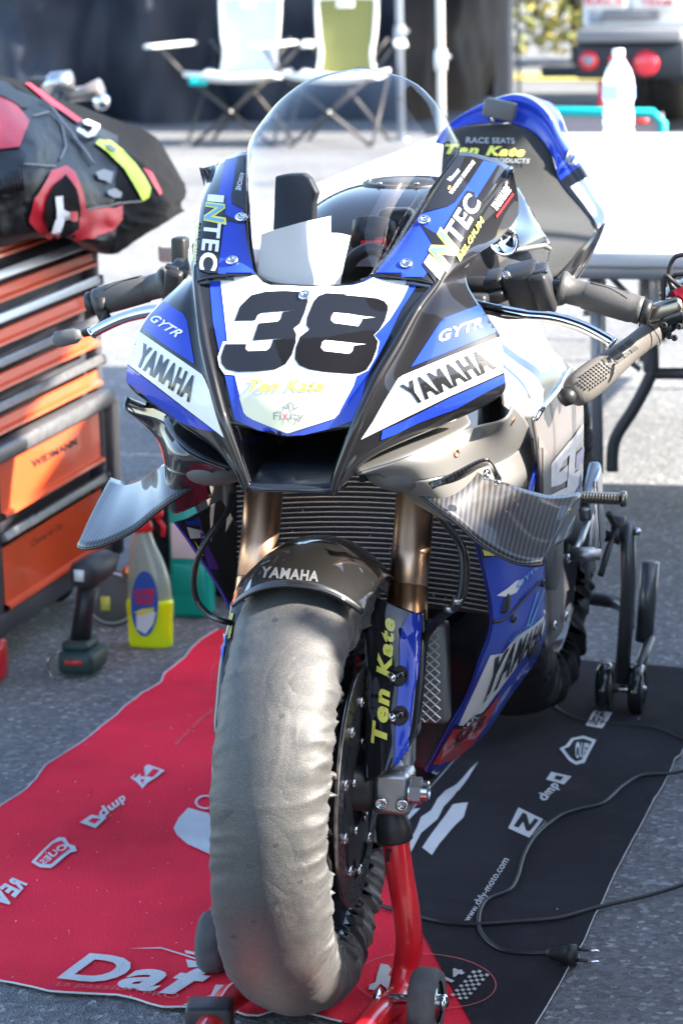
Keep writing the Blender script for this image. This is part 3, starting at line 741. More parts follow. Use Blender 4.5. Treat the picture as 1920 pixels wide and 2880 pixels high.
# -- radiator, oil cooler, hoses
RY = lambda x, z: .36-.55*(x*x)*1.6+.10*(z-.6)
def rad():
    cr_ = [[V((x, RY(x, z), z)) for x in [-.19+.38*k/24 for k in range(25)]] for z in (.475, .55, .63, .72)]
    o = MB().grid(cr_).build('radiator', 'radiator_core', BIKE, solid=.03, off=1 if 0 else -1)
    base = None
    for k in range(33):
        z = .48+k*.0072
        pts = [V((x, RY(x, z)-.0025, z+.006*(1-(x/.19)**2))) for x in [-.186+.372*j/16 for j in range(17)]]
        if base is None:
            b = MB()
            b.grid([[p+V((0, -.001, .0011)) for p in pts], [p+V((0, -.0022, 0)) for p in pts], [p+V((0, -.001, -.0011)) for p in pts]])
            q = b.build('radiator_tube', 'radiator_line', o); base = q; z0 = z; base_l = q.location.copy()
        else:
            q = base.copy(); COL.objects.link(q); q.parent = o; q.location = base_l+V((0, .10*(z-z0), z-z0))
    for s in (-1, 1):
        MB().box(V((s*.198, RY(.19, .6)+.01, .6)), (.018, .03, .25)).build('radiator_tank', 'dark_alloy', o, bevel=.006)
    b = MB(); rnd = random.Random(3)
    for k in range(60):
        x = rnd.uniform(-.18, .18); z = rnd.uniform(.49, .71); r = rnd.uniform(.001, .0022)
        b.box((x, RY(x, z)-.0045, z), (r, .001, r*rnd.uniform(1, 3)))
    tag(b.build('fly_speck', 'print_grey', o, smooth=False), kind='stuff')
    # oil cooler behind wire mesh
    MB().box((0, .335, .385), (.24, .03, .15)).build('oil_cooler', 'radiator_fin', BIKE, bevel=.008)
    oc = bpy.context.scene.objects['oil_cooler']
    g = MB()
    z = .318
    for k in range(22):
        p = []
        for j in range(31):
            x = -.11+.22*j/30; p.append(V((x, .316, .318+k*.0066+.0032*(1 if j % 2 else -1)*(1 if k % 2 else -1))))
        g.tube(p, .0013, 4, caps=False)
    tag(g.build('cooler_mesh', 'strip_alloy', oc, smooth=False), kind='stuff')
rad()
mat('hose', (.012, .012, .013), .42, coat=.1)
def hose(name, pts, r, m='hose', n=60, parent=BIKE): return MB().tube(spline(pts, n), r, 10).build(name, m, parent)
hose('brake_hose', [AY(*p, y) for *p, y in ((655,1385,.1),(640,1440,.08),(600,1490,.06),(560,1560,.05),(545,1630,.06),(555,1690,.07),(590,1730,.06),(622,1745,.04),(650,1752,.05))], .0042)
hose('brake_hose', [AY(*p, y) for *p, y in ((1185,1385,.16),(1240,1460,.12),(1290,1530,.08),(1300,1600,.07),(1290,1680,.06),(1262,1715,.06),(1225,1745,.08),(1190,1800,.1),(1180,1850,.1))], .0045)
hose('brake_hose', [AY(*p, y) for *p, y in ((1190,1390,.18),(1270,1490,.14),(1308,1560,.10),(1310,1640,.09),(1290,1700,.08),(1240,1740,.08),(1200,1790,.1),(1195,1830,.11))], .0042)
for q in ((1284, 1690), (1262, 1712)):
    MB().lathe([(.0065, -.004), (.0065, .004)], AY(*q, .06), (.3, 0, 1), 10).build('hose_clip', 'clip_metal', BIKE)

# -- lower side fairings
LF = [((1330,1500,.207),(1440,1480,.222),(1560,1430,.228)), ((1346,1560,.203),(1440,1560,.214),(1534,1580,.217)), ((1376,1690,.195),(1460,1680,.202),(1531,1700,.202)),
      ((1378,1775,.187),(1450,1765,.192),(1530,1790,.188)), ((1348,1860,.168),(1420,1855,.170),(1500,1868,.16)), ((1312,1960,.14),(1370,1960,.138),(1430,1968,.128)),
      ((1262,2050,.11),(1310,2060,.105),(1352,2078,.095)), ((1198,2172,.06),(1210,2175,.055),(1222,2180,.05))]
def lower(s, f):
    rows = []; inner = []
    for A, B, C in LF:
        a, b_, c_ = AX(*A), AX(*B), AX(*C)
        rows.append([f(a), f(a.lerp(b_, .5)+V((.006, 0, 0))), f(b_+V((.004, 0, 0))), f(b_.lerp(c_, .5)+V((.006, 0, 0))), f(c_)])
        k_ = min(1, max(0, (.50-a.z)/.08))
        inner.append([f(a), f(a+V((-.010-.002*k_, .03-.01*k_, 0))), f(a+V((-.014-.036*k_, .09-.03*k_, -.004*k_))), f(V((max(.01, a.x-.018-.067*k_), a.y+.16-.07*k_, a.z)))])
    mb = MB().grid(patch(rows, 70, 30), flip=s > 0); o = mb.build('lower_fairing', 'gloss_blue', BIKE, solid=.003)
    lb = MB().grid(patch(inner, 60, 16), flip=s < 0); lo = lb.build('fairing_liner', 'satin_black', BIKE, solid=.002)
    sf = Surf(mb.v, mb.f) if s > 0 else Surf(lb.v+mb.v, lb.f+[tuple(i+len(lb.v) for i in f_) for f_ in mb.f])
    if s < 0: o = lo
    if s > 0:
        D = lambda P, m_, nm, of=.0012: decal(sf, [P], m_, nm, o, of)
        D(rD([(680,1048),(735,1040),(800,960),(880,910),(925,868),(930,905),(920,950),(800,1100),(560,1430),(520,1400),(620,1180)])+[], 'gloss_white', 'white_graphic')
        D([(1278,2036),(1300,2040),(1330,2010),(1350,2005),(1404,1960),(1375,2020),(1330,2045),(1290,2062),(1268,2066)], 'gloss_black', 'black_graphic', .0014)
        D(rF([(512,405),(560,408),(640,350),(730,240),(690,330),(600,480),(520,545),(440,570),(412,568)]), 'print_red', 'red_graphic', .0016)
        text_on(sf, 'YAMAHA', rD([(640,1275),(905,980),(925,885),(700,1060)]), 'gloss_black', 'maker_lettering', o, .0022, bold=.03, shear=.3)
        text_on(sf, 'SLIDER', rF([(500,495),(640,390),(660,340),(520,430)]), 'gloss_black', 'sponsor_lettering', o, .0026, bold=.03, shear=.3)
        text_on(sf, 'NOVA CORSE', rD([(765,1000),(885,905),(885,885),(765,975)]), 'print_sky', 'sponsor_lettering', o, .002, bold=.0)
        text_on(sf, 'GYTR', rD([(790,755),(900,650),(890,640),(800,715)]), 'print_sky', 'sponsor_lettering', o, .002, bold=.03)
        D(rD([(708,775),(760,740),(800,705),(835,700),(800,760),(760,780)]), 'gloss_white', 'white_graphic')
        D(rD([(845,915),(895,755),(900,760),(855,905),(862,905),(925,750),(928,752),(868,915)]), 'print_sky', 'line_graphic')
        D(rD([(622,530),(660,555),(740,590),(650,600),(640,570)]), 'gloss_black', 'black_graphic')
        D(rD([(640,560),(680,575),(700,590),(650,590)]), 'print_yellow', 'yellow_graphic', .0018)
        hose('fairing_seam', [sf.hit(*q, .0015) for q in rD([(690,895),(740,885),(790,840),(850,770),(900,715),(935,665)]) if sf.hit(*q, .001)], .0022, 'matte_black', 30, o)
        for q in rD([(782,882),(917,718)]):
            h = sf.hit(*q, .002)
            if h: screw('panel_screw', h, V((1, -.3, 0)), .006, 'satin_black', o)
    else:
        P = lambda pts, m_, of=.0014: decal(sf, [r3(pts)], m_, 'fairing_graphic', o, of)
        P([(385,1100),(440,1180),(450,1195),(405,1190)], 'gloss_white'); P([(430,1230),(530,1230),(545,1300),(450,1290)], 'gloss_blue')
        P([(455,1300),(560,1330),(570,1370),(480,1375)], 'gloss_white'); P([(500,1060),(520,1230),(470,1230),(455,1060)], 'print_red'); P([(500,1385),(540,1440),(560,1480),(545,1480)], 'print_yellow', .002)
        P([(530,1230),(570,1370),(580,1400),(660,1568),(600,1568),(545,1400)], 'print_purple')
both(lower)
sf = None
def belly():
    b = MB(); b.box((0, .80, .20), (.10, .5, .12)).build('belly_pan', 'satin_black', BIKE, bevel=.03)
    MB().box((0, .78, .47), (.26, .5, .36)).build('engine_block', 'dark_alloy', BIKE, bevel=.06)
belly()

# -- tank, side covers, upper flank
rK = rg(0, 640, .2551); rL = rg(0, 1200, .2551); rM = rg(1500, 600, .34014); rN = rg(1440, 0, .30612); rO = rg(1440, 1000, .2551)
def tank():
    secs = [(.36,.09,.96,.90),(.42,.125,1.01,.88),(.52,.165,1.045,.86),(.66,.175,1.05,.84),(.82,.15,1.02,.82),(.95,.115,.965,.82),(1.06,.09,.90,.82)]
    rows = []
    for y, wd, zt, zb in secs:
        r = []
        for k in range(13):
            t = pi*k/12; x = cos(t); zz = sin(t)**.6
            r.append(V((wd*(abs(x)**.7)*(1 if x > 0 else -1), y, zb+(zt-zb)*zz)))
        rows.append(r)
    o = MB().grid(patch(rows, 40, 60), flip=True).build('fuel_tank', 'gloss_black', BIKE)
    c0 = V((.0, .62, 1.0505)); b = MB()
    b.lathe([(.062, -.006), (.064, .002), (.060, .004), (.052, .004), (.05, -.001), (.043, -.001), (.041, .004), (.02, .006), (0, .006)], c0, (0, -.03, 1), 40)
    b.build('filler_cap', 'satin_black', o)
    for k in range(6):
        a = 2*pi*k/6; MB().lathe([(.004, 0), (.004, .002), (0, .002)], c0+V((cos(a)*.056, sin(a)*.056, .0035)), (0, 0, 1), 10).build('cap_bolt', 'steel', o)
tank()
def upper(s, f):
    m = 'glare_silver' if s > 0 else 'gloss_black'  # glare painted on the sunlit cover only, its twin is black
    R = [[(1362,866,.15),(1430,864,.165),(1485,878,.185),(1514,905,.195)], [(1392,960,.19),(1450,955,.2),(1505,955,.212),(1548,975,.222)],
         [(1408,1060,.225),(1460,1060,.238),(1520,1050,.25),(1600,1040,.258)], [(1418,1140,.245),(1455,1168,.258),(1500,1172,.262),(1550,1112,.264)]]
    mb = MB().grid(patch([[f(AX(*q)) for q in r] for r in R], 30, 30), flip=s > 0)
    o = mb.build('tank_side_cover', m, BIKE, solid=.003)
    R = [[(1498,1178,.262),(1535,1135,.264),(1572,1080,.262),(1606,1040,.257),(1628,1075,.25)], [(1515,1290,.262),(1550,1280,.263),(1580,1250,.262),(1615,1210,.256),(1640,1165,.25)],
         [(1520,1425,.256),(1550,1420,.257),(1580,1415,.256),(1612,1410,.252),(1634,1390,.246)], [(1500,1560,.235),(1530,1550,.236),(1555,1540,.235),(1585,1520,.23),(1605,1500,.225)]]
    mb = MB().grid(patch([[f(AX(*q)) for q in r] for r in R], 40, 34), flip=s > 0)
    o = mb.build('upper_side_fairing', 'flank_bronze', BIKE, solid=.003)
    if s > 0:
        sf = Surf(mb.v, mb.f)
        decal(sf, [rO([(240,810),(330,960),(410,1130),(412,1570),(315,1550),(290,1250),(262,1100)])], 'glare_silver', 'grey_graphic', o, .0012)
        decal(sf, [rO([(415,1200),(435,1170),(630,935),(620,1095),(545,1170),(500,1290),(520,1280),(600,1205),(590,1370),(520,1420),(415,1450)]), rO([(415,1530),(595,1445),(585,1540),(520,1590),(415,1590)]), rO([(632,940),(768,750),(768,880),(765,915),(688,1020),(670,1300),(735,1250),(715,1430),(640,1555),(580,1560)])], 'gloss_white', 'flank_letter', o, .0016)
        decal(sf, [rO([(690,1090),(778,1000),(765,1180),(680,1260)]), rO([(745,1260),(735,1480),(710,1580),(650,1555),(715,1440)])], 'gloss_blue', 'blue_graphic', o, .002)
        MB().tube([sf.hit(*q, .003) or AX(*q, .262) for q in [(1500, 1176), (1530, 1140), (1560, 1100), (1600, 1042)]], .004, 8).build('trim_edge', 'chrome', o)
        for k, q in enumerate(([(1486,1420),(1488,1380),(1500,1330),(1508,1300)], [(1492,1420),(1496,1380),(1506,1330)])):
            MB().tube(spline([AX(*p, .252) for p in q], 14), .002, 8).build('wire', 'gloss_blue', BIKE)
        # round bulge of polished plastic under the cheek
both(upper)
rows = [[AX(*q) for q in r] for r in ([(1452,520,.10),(1475,560,.13),(1500,600,.15)], [(1440,600,.13),(1490,625,.165),(1528,655,.185)], [(1400,660,.15),(1480,668,.18),(1542,675,.19)], [(1380,720,.15),(1470,712,.18),(1546,702,.185)], [(1385,770,.14),(1470,765,.16),(1540,750,.17)])]
MB().grid(patch(rows, 24, 16), flip=True).build('airbox_cover', 'gloss_black', BIKE, solid=.003)
MB().tube([AX(*q) for q in ((1400,712,.152),(1470,700,.186),(1530,690,.192),(1545,700,.19))], .0035, 8).build('edge_highlight', 'glare_silver', BIKE)  # highlight along the shoulder edge, painted as a pale strip
MB().lathe([(.024, 0), (.024, .004), (.018, .004), (.018, -.002), (0, -.002)], AX(1412,678,.17), (.6, -.75, .3), 28).build('vent_ring', 'chrome', BIKE)

# -- handlebars, levers, switches
G0, G1 = V((.284, .341, .935)), V((.392, .345, .906))
def bars(s, f):
    MB().tube([f(p) for p in (V((.13, .29, .945)), V((.2, .325, .942)), G0, G1)], .0115, 16).build('handlebar', 'satin_black', BIKE)
    d = (G1-G0).normalized()
    prof = [(.0, -.004), (.024, -.004), (.025, 0), (.022, .006), (.0185, .01), (.018, .03), (.0185, .031), (.0195, .033), (.0205, .07), (.0205, .098), (.019, .104), (.0195, .106), (.0195, .112), (.016, .113)]
    g = MB().lathe([(r, h) for r, h in prof], f(G0), f(d), 28).build('grip', 'grip_rubber', BIKE)
    for k in range(5):
        a = -1.9+k*.55; pts = []
        x = V((0, 0, 1)); x = (x-d*x.dot(d)).normalized(); y = d.cross(x)
        for j in range(12):
            t = j/11; ang = a+.5*(1 if j > 5 else 0)*(t-.45)*2; pts.append(f(G0+d*(.036+.055*t)+(x*cos(ang)+y*sin(ang))*.0200))
        MB().tube(pts, .0012, 6).build('grip_groove', 'matte_black', g)
    MB().lathe([(.012, 0), (.0175, .002), (.0175, .012), (.012, .014), (0, .014)], f(G1), f(d), 20).build('bar_end', 'satin_black', BIKE)
    # clamp and switch block
    R = Matrix.Rotation(-.25*s, 3, 'Y') @ Matrix.Rotation(.35, 3, 'X')
    sb = MB().box(f((.236, .33, .935)), (.05, .052, .068), R).build('switch_block', 'satin_black', BIKE, bevel=.008)
    MB().box(f((.262, .318, .938)), (.026, .05, .06), R).build('switch_cover', 'satin_black', sb, bevel=.006)
    MB().box(f((.262, .292, .948)), (.018, .006, .022), R).build('rocker_switch', 'dark_alloy', sb, bevel=.003)
    MB().box(f((.262, .300, .963)), (.020, .010, .006), R).build('switch_button', 'dark_alloy', sb, bevel=.002)
    MB().box(f((.196, .325, .94)), (.028, .04, .04), R).build('bar_clamp', 'satin_black', BIKE, bevel=.007)
    MB().box(f((.196, .303, .93)), (.03, .02, .012), R).build('clamp_ear', 'satin_black', BIKE, bevel=.003)
    for q in ((.214, .300, .958), (.205, .298, .915)): screw('switch_screw', f(q), V((.1*s, -1, .1)), .006, 'steel', sb)
    lv = [V((.165,.262,.925)), V((.205,.262,.916)), V((.245,.262,.909)), V((.285,.262,.906)), V((.325,.258,.896)), V((.36,.252,.880)), V((.37,.25,.873))]
    MB().tube([f(p) for p in spline(lv, 40)], [.0085]*8+[.0095]*6+[.0085]*10+[.008]*12+[.0085, .0095, .0085, .005], 12, flat=.8).build('lever', 'chrome', BIKE)
    MB().box(f((.17, .28, .925)), (.045, .03, .02)).build('lever_perch', 'dark_alloy', BIKE, bevel=.005)
both(bars)
# lever guard on the rider's right
MB().tube([AY(*p, .33) for p in ((283,835),(285,870),(300,905))]+[AY(*p, .27) for p in ((280,925),(235,938))], [.011,.010,.009,.007,.006], 12).build('lever_guard', 'satin_black', BIKE)
gp = [AY(*p, .262) for p in ((228,940),(212,945),(185,950),(160,955),(150,958))]
MB().tube(gp, [.007,.011,.0115,.0115,.006], 14, flat=.6).build('guard_blade', 'pod_grey', BIKE)
MB().box(AY(509,725,.37), (.022, .03, .06)).build('throttle_body_cover', 'satin_black', BIKE, bevel=.005)

# -- behind the screen: dash, cards, cables
db = [AY(*p, .30) for p in r1([(1015,215),(1100,200),(1190,198),(1232,228),(1280,320),(1262,380),(1258,520),(1150,560),(1000,560)])]
MB().prism(db, (0, .02, 0)).build('dash_panel', 'satin_black', BIKE, smooth=False, bevel=.003)
for k, P in enumerate(([(930,580),(1000,555),(1180,505),(1365,465),(1364,905),(900,890)], [(1364,572),(1420,574),(1490,590),(1450,760),(1420,918),(1364,906)])):
    p3 = []
    for q in r1(P):
        yy = .11
        for _ in range(12):
            p_ = AY(*q, yy); yy = .5*yy+.5*(.088+.012*k+.75*(p_.z-.975)+.55*(p_.x+.075))
        p3.append(AY(*q, yy))
    MB().prism(p3, (0, .0015, 0)).build('paper_card', 'paper', BIKE, smooth=False)
MB().box(AY(1115,645,.34), (.05, .04, .06)).build('ignition_barrel', 'satin_black', BIKE, bevel=.01)
MB().lathe([(.031, -.02), (.031, .014), (.027, .016), (.022, .016)], AY(1052,655,.30), (0, .4, .9), 24).build('fork_reservoir', 'satin_black', BIKE)
MB().box(AY(1052,690,.275), (.035, .02, .024)).build('red_clamp', 'red_anodised', BIKE, bevel=.004)
MB().tube(spline([AY(*p, .22) for p in ((970,765),(1000,720),(1050,700),(1090,730),(1085,780))], 30), .009, 10).build('dash_bracket', 'satin_black', BIKE)
MB().box((0, .32, .90), (.2, .1, .05)).build('frame_head', 'satin_black', BIKE, bevel=.02)

# -- seat unit
def seat():
    R = [((1300,352),(1440,346),1.42), ((1255,372),(1502,372),1.41), ((1245,420),(1547,428),1.39), ((1240,480),(1576,510),1.36), ((1240,560),(1638,585),1.30), ((1250,620),(1672,645),1.22), ((1290,700),(1632,700),1.14), ((1400,768),(1566,770),1.07)]
    rows = []
    for L, Rr, y in R:
        a, b_ = AY(*L, y), AY(*Rr, y); r = []
        for k in range(9):
            t = k/8; r.append(a.lerp(b_, t)+V((0, -.02*sin(pi*t)**.6, 0)))
        rows.append(r)
    mb = MB().grid(patch(rows, 40, 36), flip=True); o = mb.build('seat_pad', 'seat_foam', BIKE, solid=.02, off=-1)
    sf = Surf(mb.v, mb.f)
    text_on(sf, 'RACE SEATS', rB([(575,665),(795,668),(793,642),(577,636)]), 'print_grey', 'lettering', o, .006, bold=.03)
    text_on(sf, 'Ten Kate', rB([(480,715),(838,727),(845,685),(484,668)]), 'print_yellow', 'lettering', o, .006, bold=.05, shear=.25)
    text_on(sf, 'RACING PRODUCTS', rB([(560,748),(860,758),(866,736),(564,728)]), 'print_grey', 'lettering', o, .006, bold=.03)
    outer = [(1235,400),(1262,360),(1300,325),(1345,298),(1395,275),(1450,262),(1500,276),(1545,318),(1585,392),(1640,468),(1688,555),(1706,600),(1692,655),(1655,735),(1610,805),(1566,850)]
    inner = [(1246,405),(1262,375),(1300,354),(1350,346),(1400,344),(1440,347),(1502,374),(1547,430),(1562,470),(1576,512),(1636,585),(1671,640),(1668,660),(1632,702),(1600,745),(1566,785)]
    yi = [1.40,1.41,1.42,1.42,1.42,1.42,1.41,1.39,1.37,1.36,1.30,1.23,1.2,1.14,1.1,1.06]
    rows = [[], [], [], []]
    for (o_, i_, y) in zip(outer, inner, yi):
        a = AY(*i_, y-.005); b_ = AY(*o_, y+.035)
        back = b_+V((-b_.x*.35, .25, -.03))
        rows[0].append(a); rows[1].append(a.lerp(b_, .55)+V((0, -.012, 0))); rows[2].append(b_); rows[3].append(back)
    h = MB().grid(patch(rows, 26, 80), flip=False); ho = h.build('seat_hump', ['gloss_black', 'gloss_blue', 'gloss_white', 'print_yellow'], BIKE, solid=.003)
    for p_ in ho.data.polygons:
        j = p_.index % 79; i = p_.index//79
        p_.material_index = (3 if 20 < j < 38 and 15 <= i <= 17 else 1) if j < 47 else (2 if 49 <= j < 60 and 2 < i < 14 else 0)
    hs = Surf(h.v, h.f)
    text_on(hs, 'R2', rB([(1030,745),(1080,765),(1085,700),(1040,685)]), 'print_grey', 'lettering', ho, .0075, bold=.06)
    MB().box(AY(1405,308,1.40), (.055, .03, .032), Matrix.Rotation(.2, 3, 'Y')).build('camera_mount', 'pod_grey', BIKE, bevel=.004)
    MB().tube([AY(1385,345,1.40), AY(1385,322,1.40)], .004, 8).build('mount_pin', 'chrome', BIKE)
    MB().tube([AY(*p, 1.06) for p in ((1545,690),(1600,800))], .012, 8)
seat()

# -- engine side, rearsets, swingarm, rear wheel
def rear():
    def fb(name, c_, d, m='dark_alloy', bev=.01, R=None): return MB().box(c_, d, R).build(name, m, BIKE, bevel=bev)
    fb('frame_beam', (.15, .72, .66), (.04, .5, .10), 'dark_alloy', .02, Matrix.Rotation(-.25, 3, 'X')); fb('frame_beam', (-.15, .72, .66), (.04, .5, .10), 'dark_alloy', .02, Matrix.Rotation(-.25, 3, 'X'))
    fb('swingarm_pivot', (.14, .92, .50), (.05, .10, .24), 'dark_alloy', .02)
    for s in (1, -1):
        sa = [V((s*.13, .92, .46)), V((s*.145, 1.1, .45)), V((s*.15, 1.28, .38)), V((s*.145, 1.45, .345))]
        MB().tube(spline(sa, 16), [.05, .05, .048, .045, .044, .042, .04, .038, .036, .034, .032, .03, .029, .028, .028, .026], 12, flat=.5, up=(0, 0, 1)).build('swingarm', 'dark_alloy', BIKE)
    gc = MB().lathe([(.075, -.01), (.075, .012), (.065, .02), (.04, .022), (0, .022)], V((.165, .66, .40)), (1, 0, 0), 32).build('generator_cover', 'satin_black', BIKE)
    sc_ = MB().lathe([(.058, -.01), (.058, .012), (.048, .018), (0, .018)], V((.165, .84, .44)), (1, 0, 0), 28).build('sprocket_cover', 'pod_grey', BIKE)
    fb('sprocket_guard', (.17, .86, .38), (.02, .12, .16), 'pod_grey', .01)
    for q in ((.185, .8, .34), (.185, .9, .33), (.185, .92, .42), (.178, .62, .35), (.178, .71, .46)): screw('cover_bolt', q, V((1, 0, 0)), .008, 'steel', BIKE)
    # exhaust / rearset plate and pegs
    fb('heel_guard', (.235, .93, .50), (.006, .05, .13), 'steel', .003, Matrix.Rotation(.3, 3, 'X'))
    fb('rearset_plate', (.225, .90, .535), (.02, .12, .03), 'cast_alloy', .006, Matrix.Rotation(.5, 3, 'X')); fb('rearset_plate', (.225, .9, .46), (.02, .03, .11), 'cast_alloy', .006)
    prof = []
    for k in range(17): prof += [(.0100, .006*k), (.0100, .006*k+.003), (.0080, .006*k+.0035), (.0080, .006*k+.0055)]
    prof = [(0, 0)]+prof+[(.0125, .103), (.013, .112), (.011, .114), (0, .114)]
    MB().lathe([(r, h*.80) for r, h in prof], V((.20, .85, .536)), (1, -.02, 0), 20).build('footpeg', 'alloy_brown', BIKE)
    MB().lathe([(0, 0), (.011, .0), (.0115, .035), (.009, .036), (.009, .045), (0, .045)], V((.222, .75, .468)), (1, 0, 0), 16).build('shift_peg', 'cast_alloy', BIKE)
    MB().tube([V((.225, .75, .468)), V((.228, .80, .48)), V((.228, .87, .50))], .006, 8).build('shift_lever', 'cast_alloy', BIKE)
    MB().tube([V((.228, .90, .53)), V((.228, .88, .46)), V((.225, .87, .40))], [.008, .006, .004], 8).build('shift_rod', 'cast_alloy', BIKE)
    for dx in (-1, 1):
        MB().tube([V((dx*.155, 1.40, .352)), V((dx*.175, 1.40, .352)), V((dx*.19, 1.40, .352))], [.012, .009, .016], 14).build('stand_bobbin', 'satin_black', BIKE)
    ws = MB().lathe([(.21, -.08), (.2, 0), (.21, .08), (.225, .085), (.225, -.085), (.21, -.08)], V((0, 1.4, .35)), (1, 0, 0), 48, caps=False).build('rear_rim', 'gloss_black', BIKE)
    MB().lathe([(.03, -.1), (.05, -.06), (.05, .06), (.03, .1)], V((0, 1.4, .35)), (1, 0, 0), 24).build('rear_hub', 'satin_black', ws)
    for k in range(5):
        a = 2*pi*k/5; MB().tube([V((0, 1.4+cos(a)*.04, .35+sin(a)*.04)), V((0, 1.4+cos(a)*.21, .35+sin(a)*.21))], .014, 8).build('rear_spoke', 'gloss_black', ws)
    MB().lathe([(.23, -.08), (.27, -.085), (.292, -.06), (.305, 0), (.292, .06), (.27, .085), (.23, .08)], V((0, 1.4, .35)), (1, 0, 0), 64, caps=False).build('rear_tyre', 'rubber', BIKE)
    ro = warmer([(.215, -.085), (.24, -.097), (.275, -.10), (.303, -.080), (.318, -.04), (.323, 0), (.318, .04), (.303, .080), (.275, .10), (.24, .097), (.215, .085)], V((0, 1.4, .35)), 260, 9, lambda p: V(p), .011)
    o = MB().grid(ro).build('tyre_warmer', 'warmer_black')
    tag(o, 'black fabric tyre warmer on the rear wheel behind the lower fairing', 'tyre warmer', 'tyre warmers on the motorcycle wheels')
    MB().tube(spline([V((.03, .6, .20)), V((.05, .8, .20)), V((.08, 1.0, .24)), V((.10, 1.15, .3))], 20), .035, 16).build('exhaust_pipe', 'dark_alloy', BIKE)
rear()

# ------------------------------------------------------------ paddock stands
def front_stand():
    T_ = thing('front_paddock_stand', 'glossy red front paddock stand lifting the front forks', 'paddock stand', (0, 0, 0))
    for s in (1, -1):
        f = (lambda p: V(p)) if s > 0 else MX
        path = [AX(1110,2350,.112), AX(1122,2440,.118), AX(1142,2560,.126), AX(1150,2650,.128), AX(1140,2730,.122), AX(1118,2810,.118)]
        path = [f(p) for p in path]; low = path[-1]
        if s < 0:
            path = path[:3]+[V((-.118, .075, .12)), V((-.112, .085, .06)), AZ_(690, 2765, .036), AZ_(640, 2815, .033)]; low = path[-1]
        path += [V((low.x-s*.005, low.y-.10, .034)), V((low.x-s*.012, low.y-.30, .030)), V((s*.085, low.y-.5, .030))]
        MB().tube(spline(path, 60), .0185, 20).build('stand_arm', 'stand_red', T_)
        MB().lathe([(.018, -.005), (.0245, 0), (.0235, .02), (.0185, .038), (.016, .045), (.01, .05)], path[0]+V((0, 0, -.006)), path[0]-path[1], 24).build('lift_cup', 'satin_black', T_)
        MB().box(path[0]+V((s*-.002, -.0185, -.022)), (.012, .003, .02)).build('height_slot', 'matte_black', T_, bevel=.002)
        wc = f(AX(1198, 2769, .172)); wc.z = .045
        if s < 0: wc = V((-.166, .098, .045))
        t = MB().lathe([(.028, -.017), (.04, -.018), (.0445, -.010), (.045, 0), (.0445, .010), (.04, .018), (.028, .017)], wc, (1, 0, 0), 40, caps=False).build('stand_wheel', 'worn_rubber', T_)
        MB().lathe([(.0285, -.014), (.022, -.008), (.010, -.006), (.010, -.02), (0, -.02)], wc, (1, 0, 0), 32).lathe([(.0285, .014), (.022, .008), (.010, .006), (.010, .02), (0, .02)], wc, (1, 0, 0), 32).build('wheel_hub', 'clip_metal', t)
        MB().tube([wc+V((-s*.05, 0, 0)), wc+V((s*.026, 0, 0))], .007, 12).build('axle_bolt', 'chrome', t)
        MB().lathe([(.012, 0), (.011, .006), (.006, .009), (0, .01)], wc+V((s*.02, 0, 0)), (s, 0, 0), 6 if 0 else 14).build('dome_nut', 'chrome', t)
        MB().lathe([(.016, 0), (.012, .006), (.006, .009), (0, .01)], wc+V((-s*.062, 0, 0)), (-s, 0, 0), 14).build('dome_nut', 'chrome', t)
    a = AX(1118,2810,.118)
    MB().box(V((0, a.y-.52, .035)), (.25, .04, .045)).build('cross_bar', 'stand_red', T_, bevel=.008)
    MB().tube([V((-.08, a.y-.5, .03)), V((0, a.y-.9, .05))], .014, 12).build('stand_handle', 'stand_red', T_)
    MB().box(AZ_(590, 2868, .035)+V((0, 0, 0)), (.06, .05, .05), Matrix.Rotation(.2, 3, 'Z')).build('rubber_foot', 'satin_black', T_, bevel=.006)
front_stand()
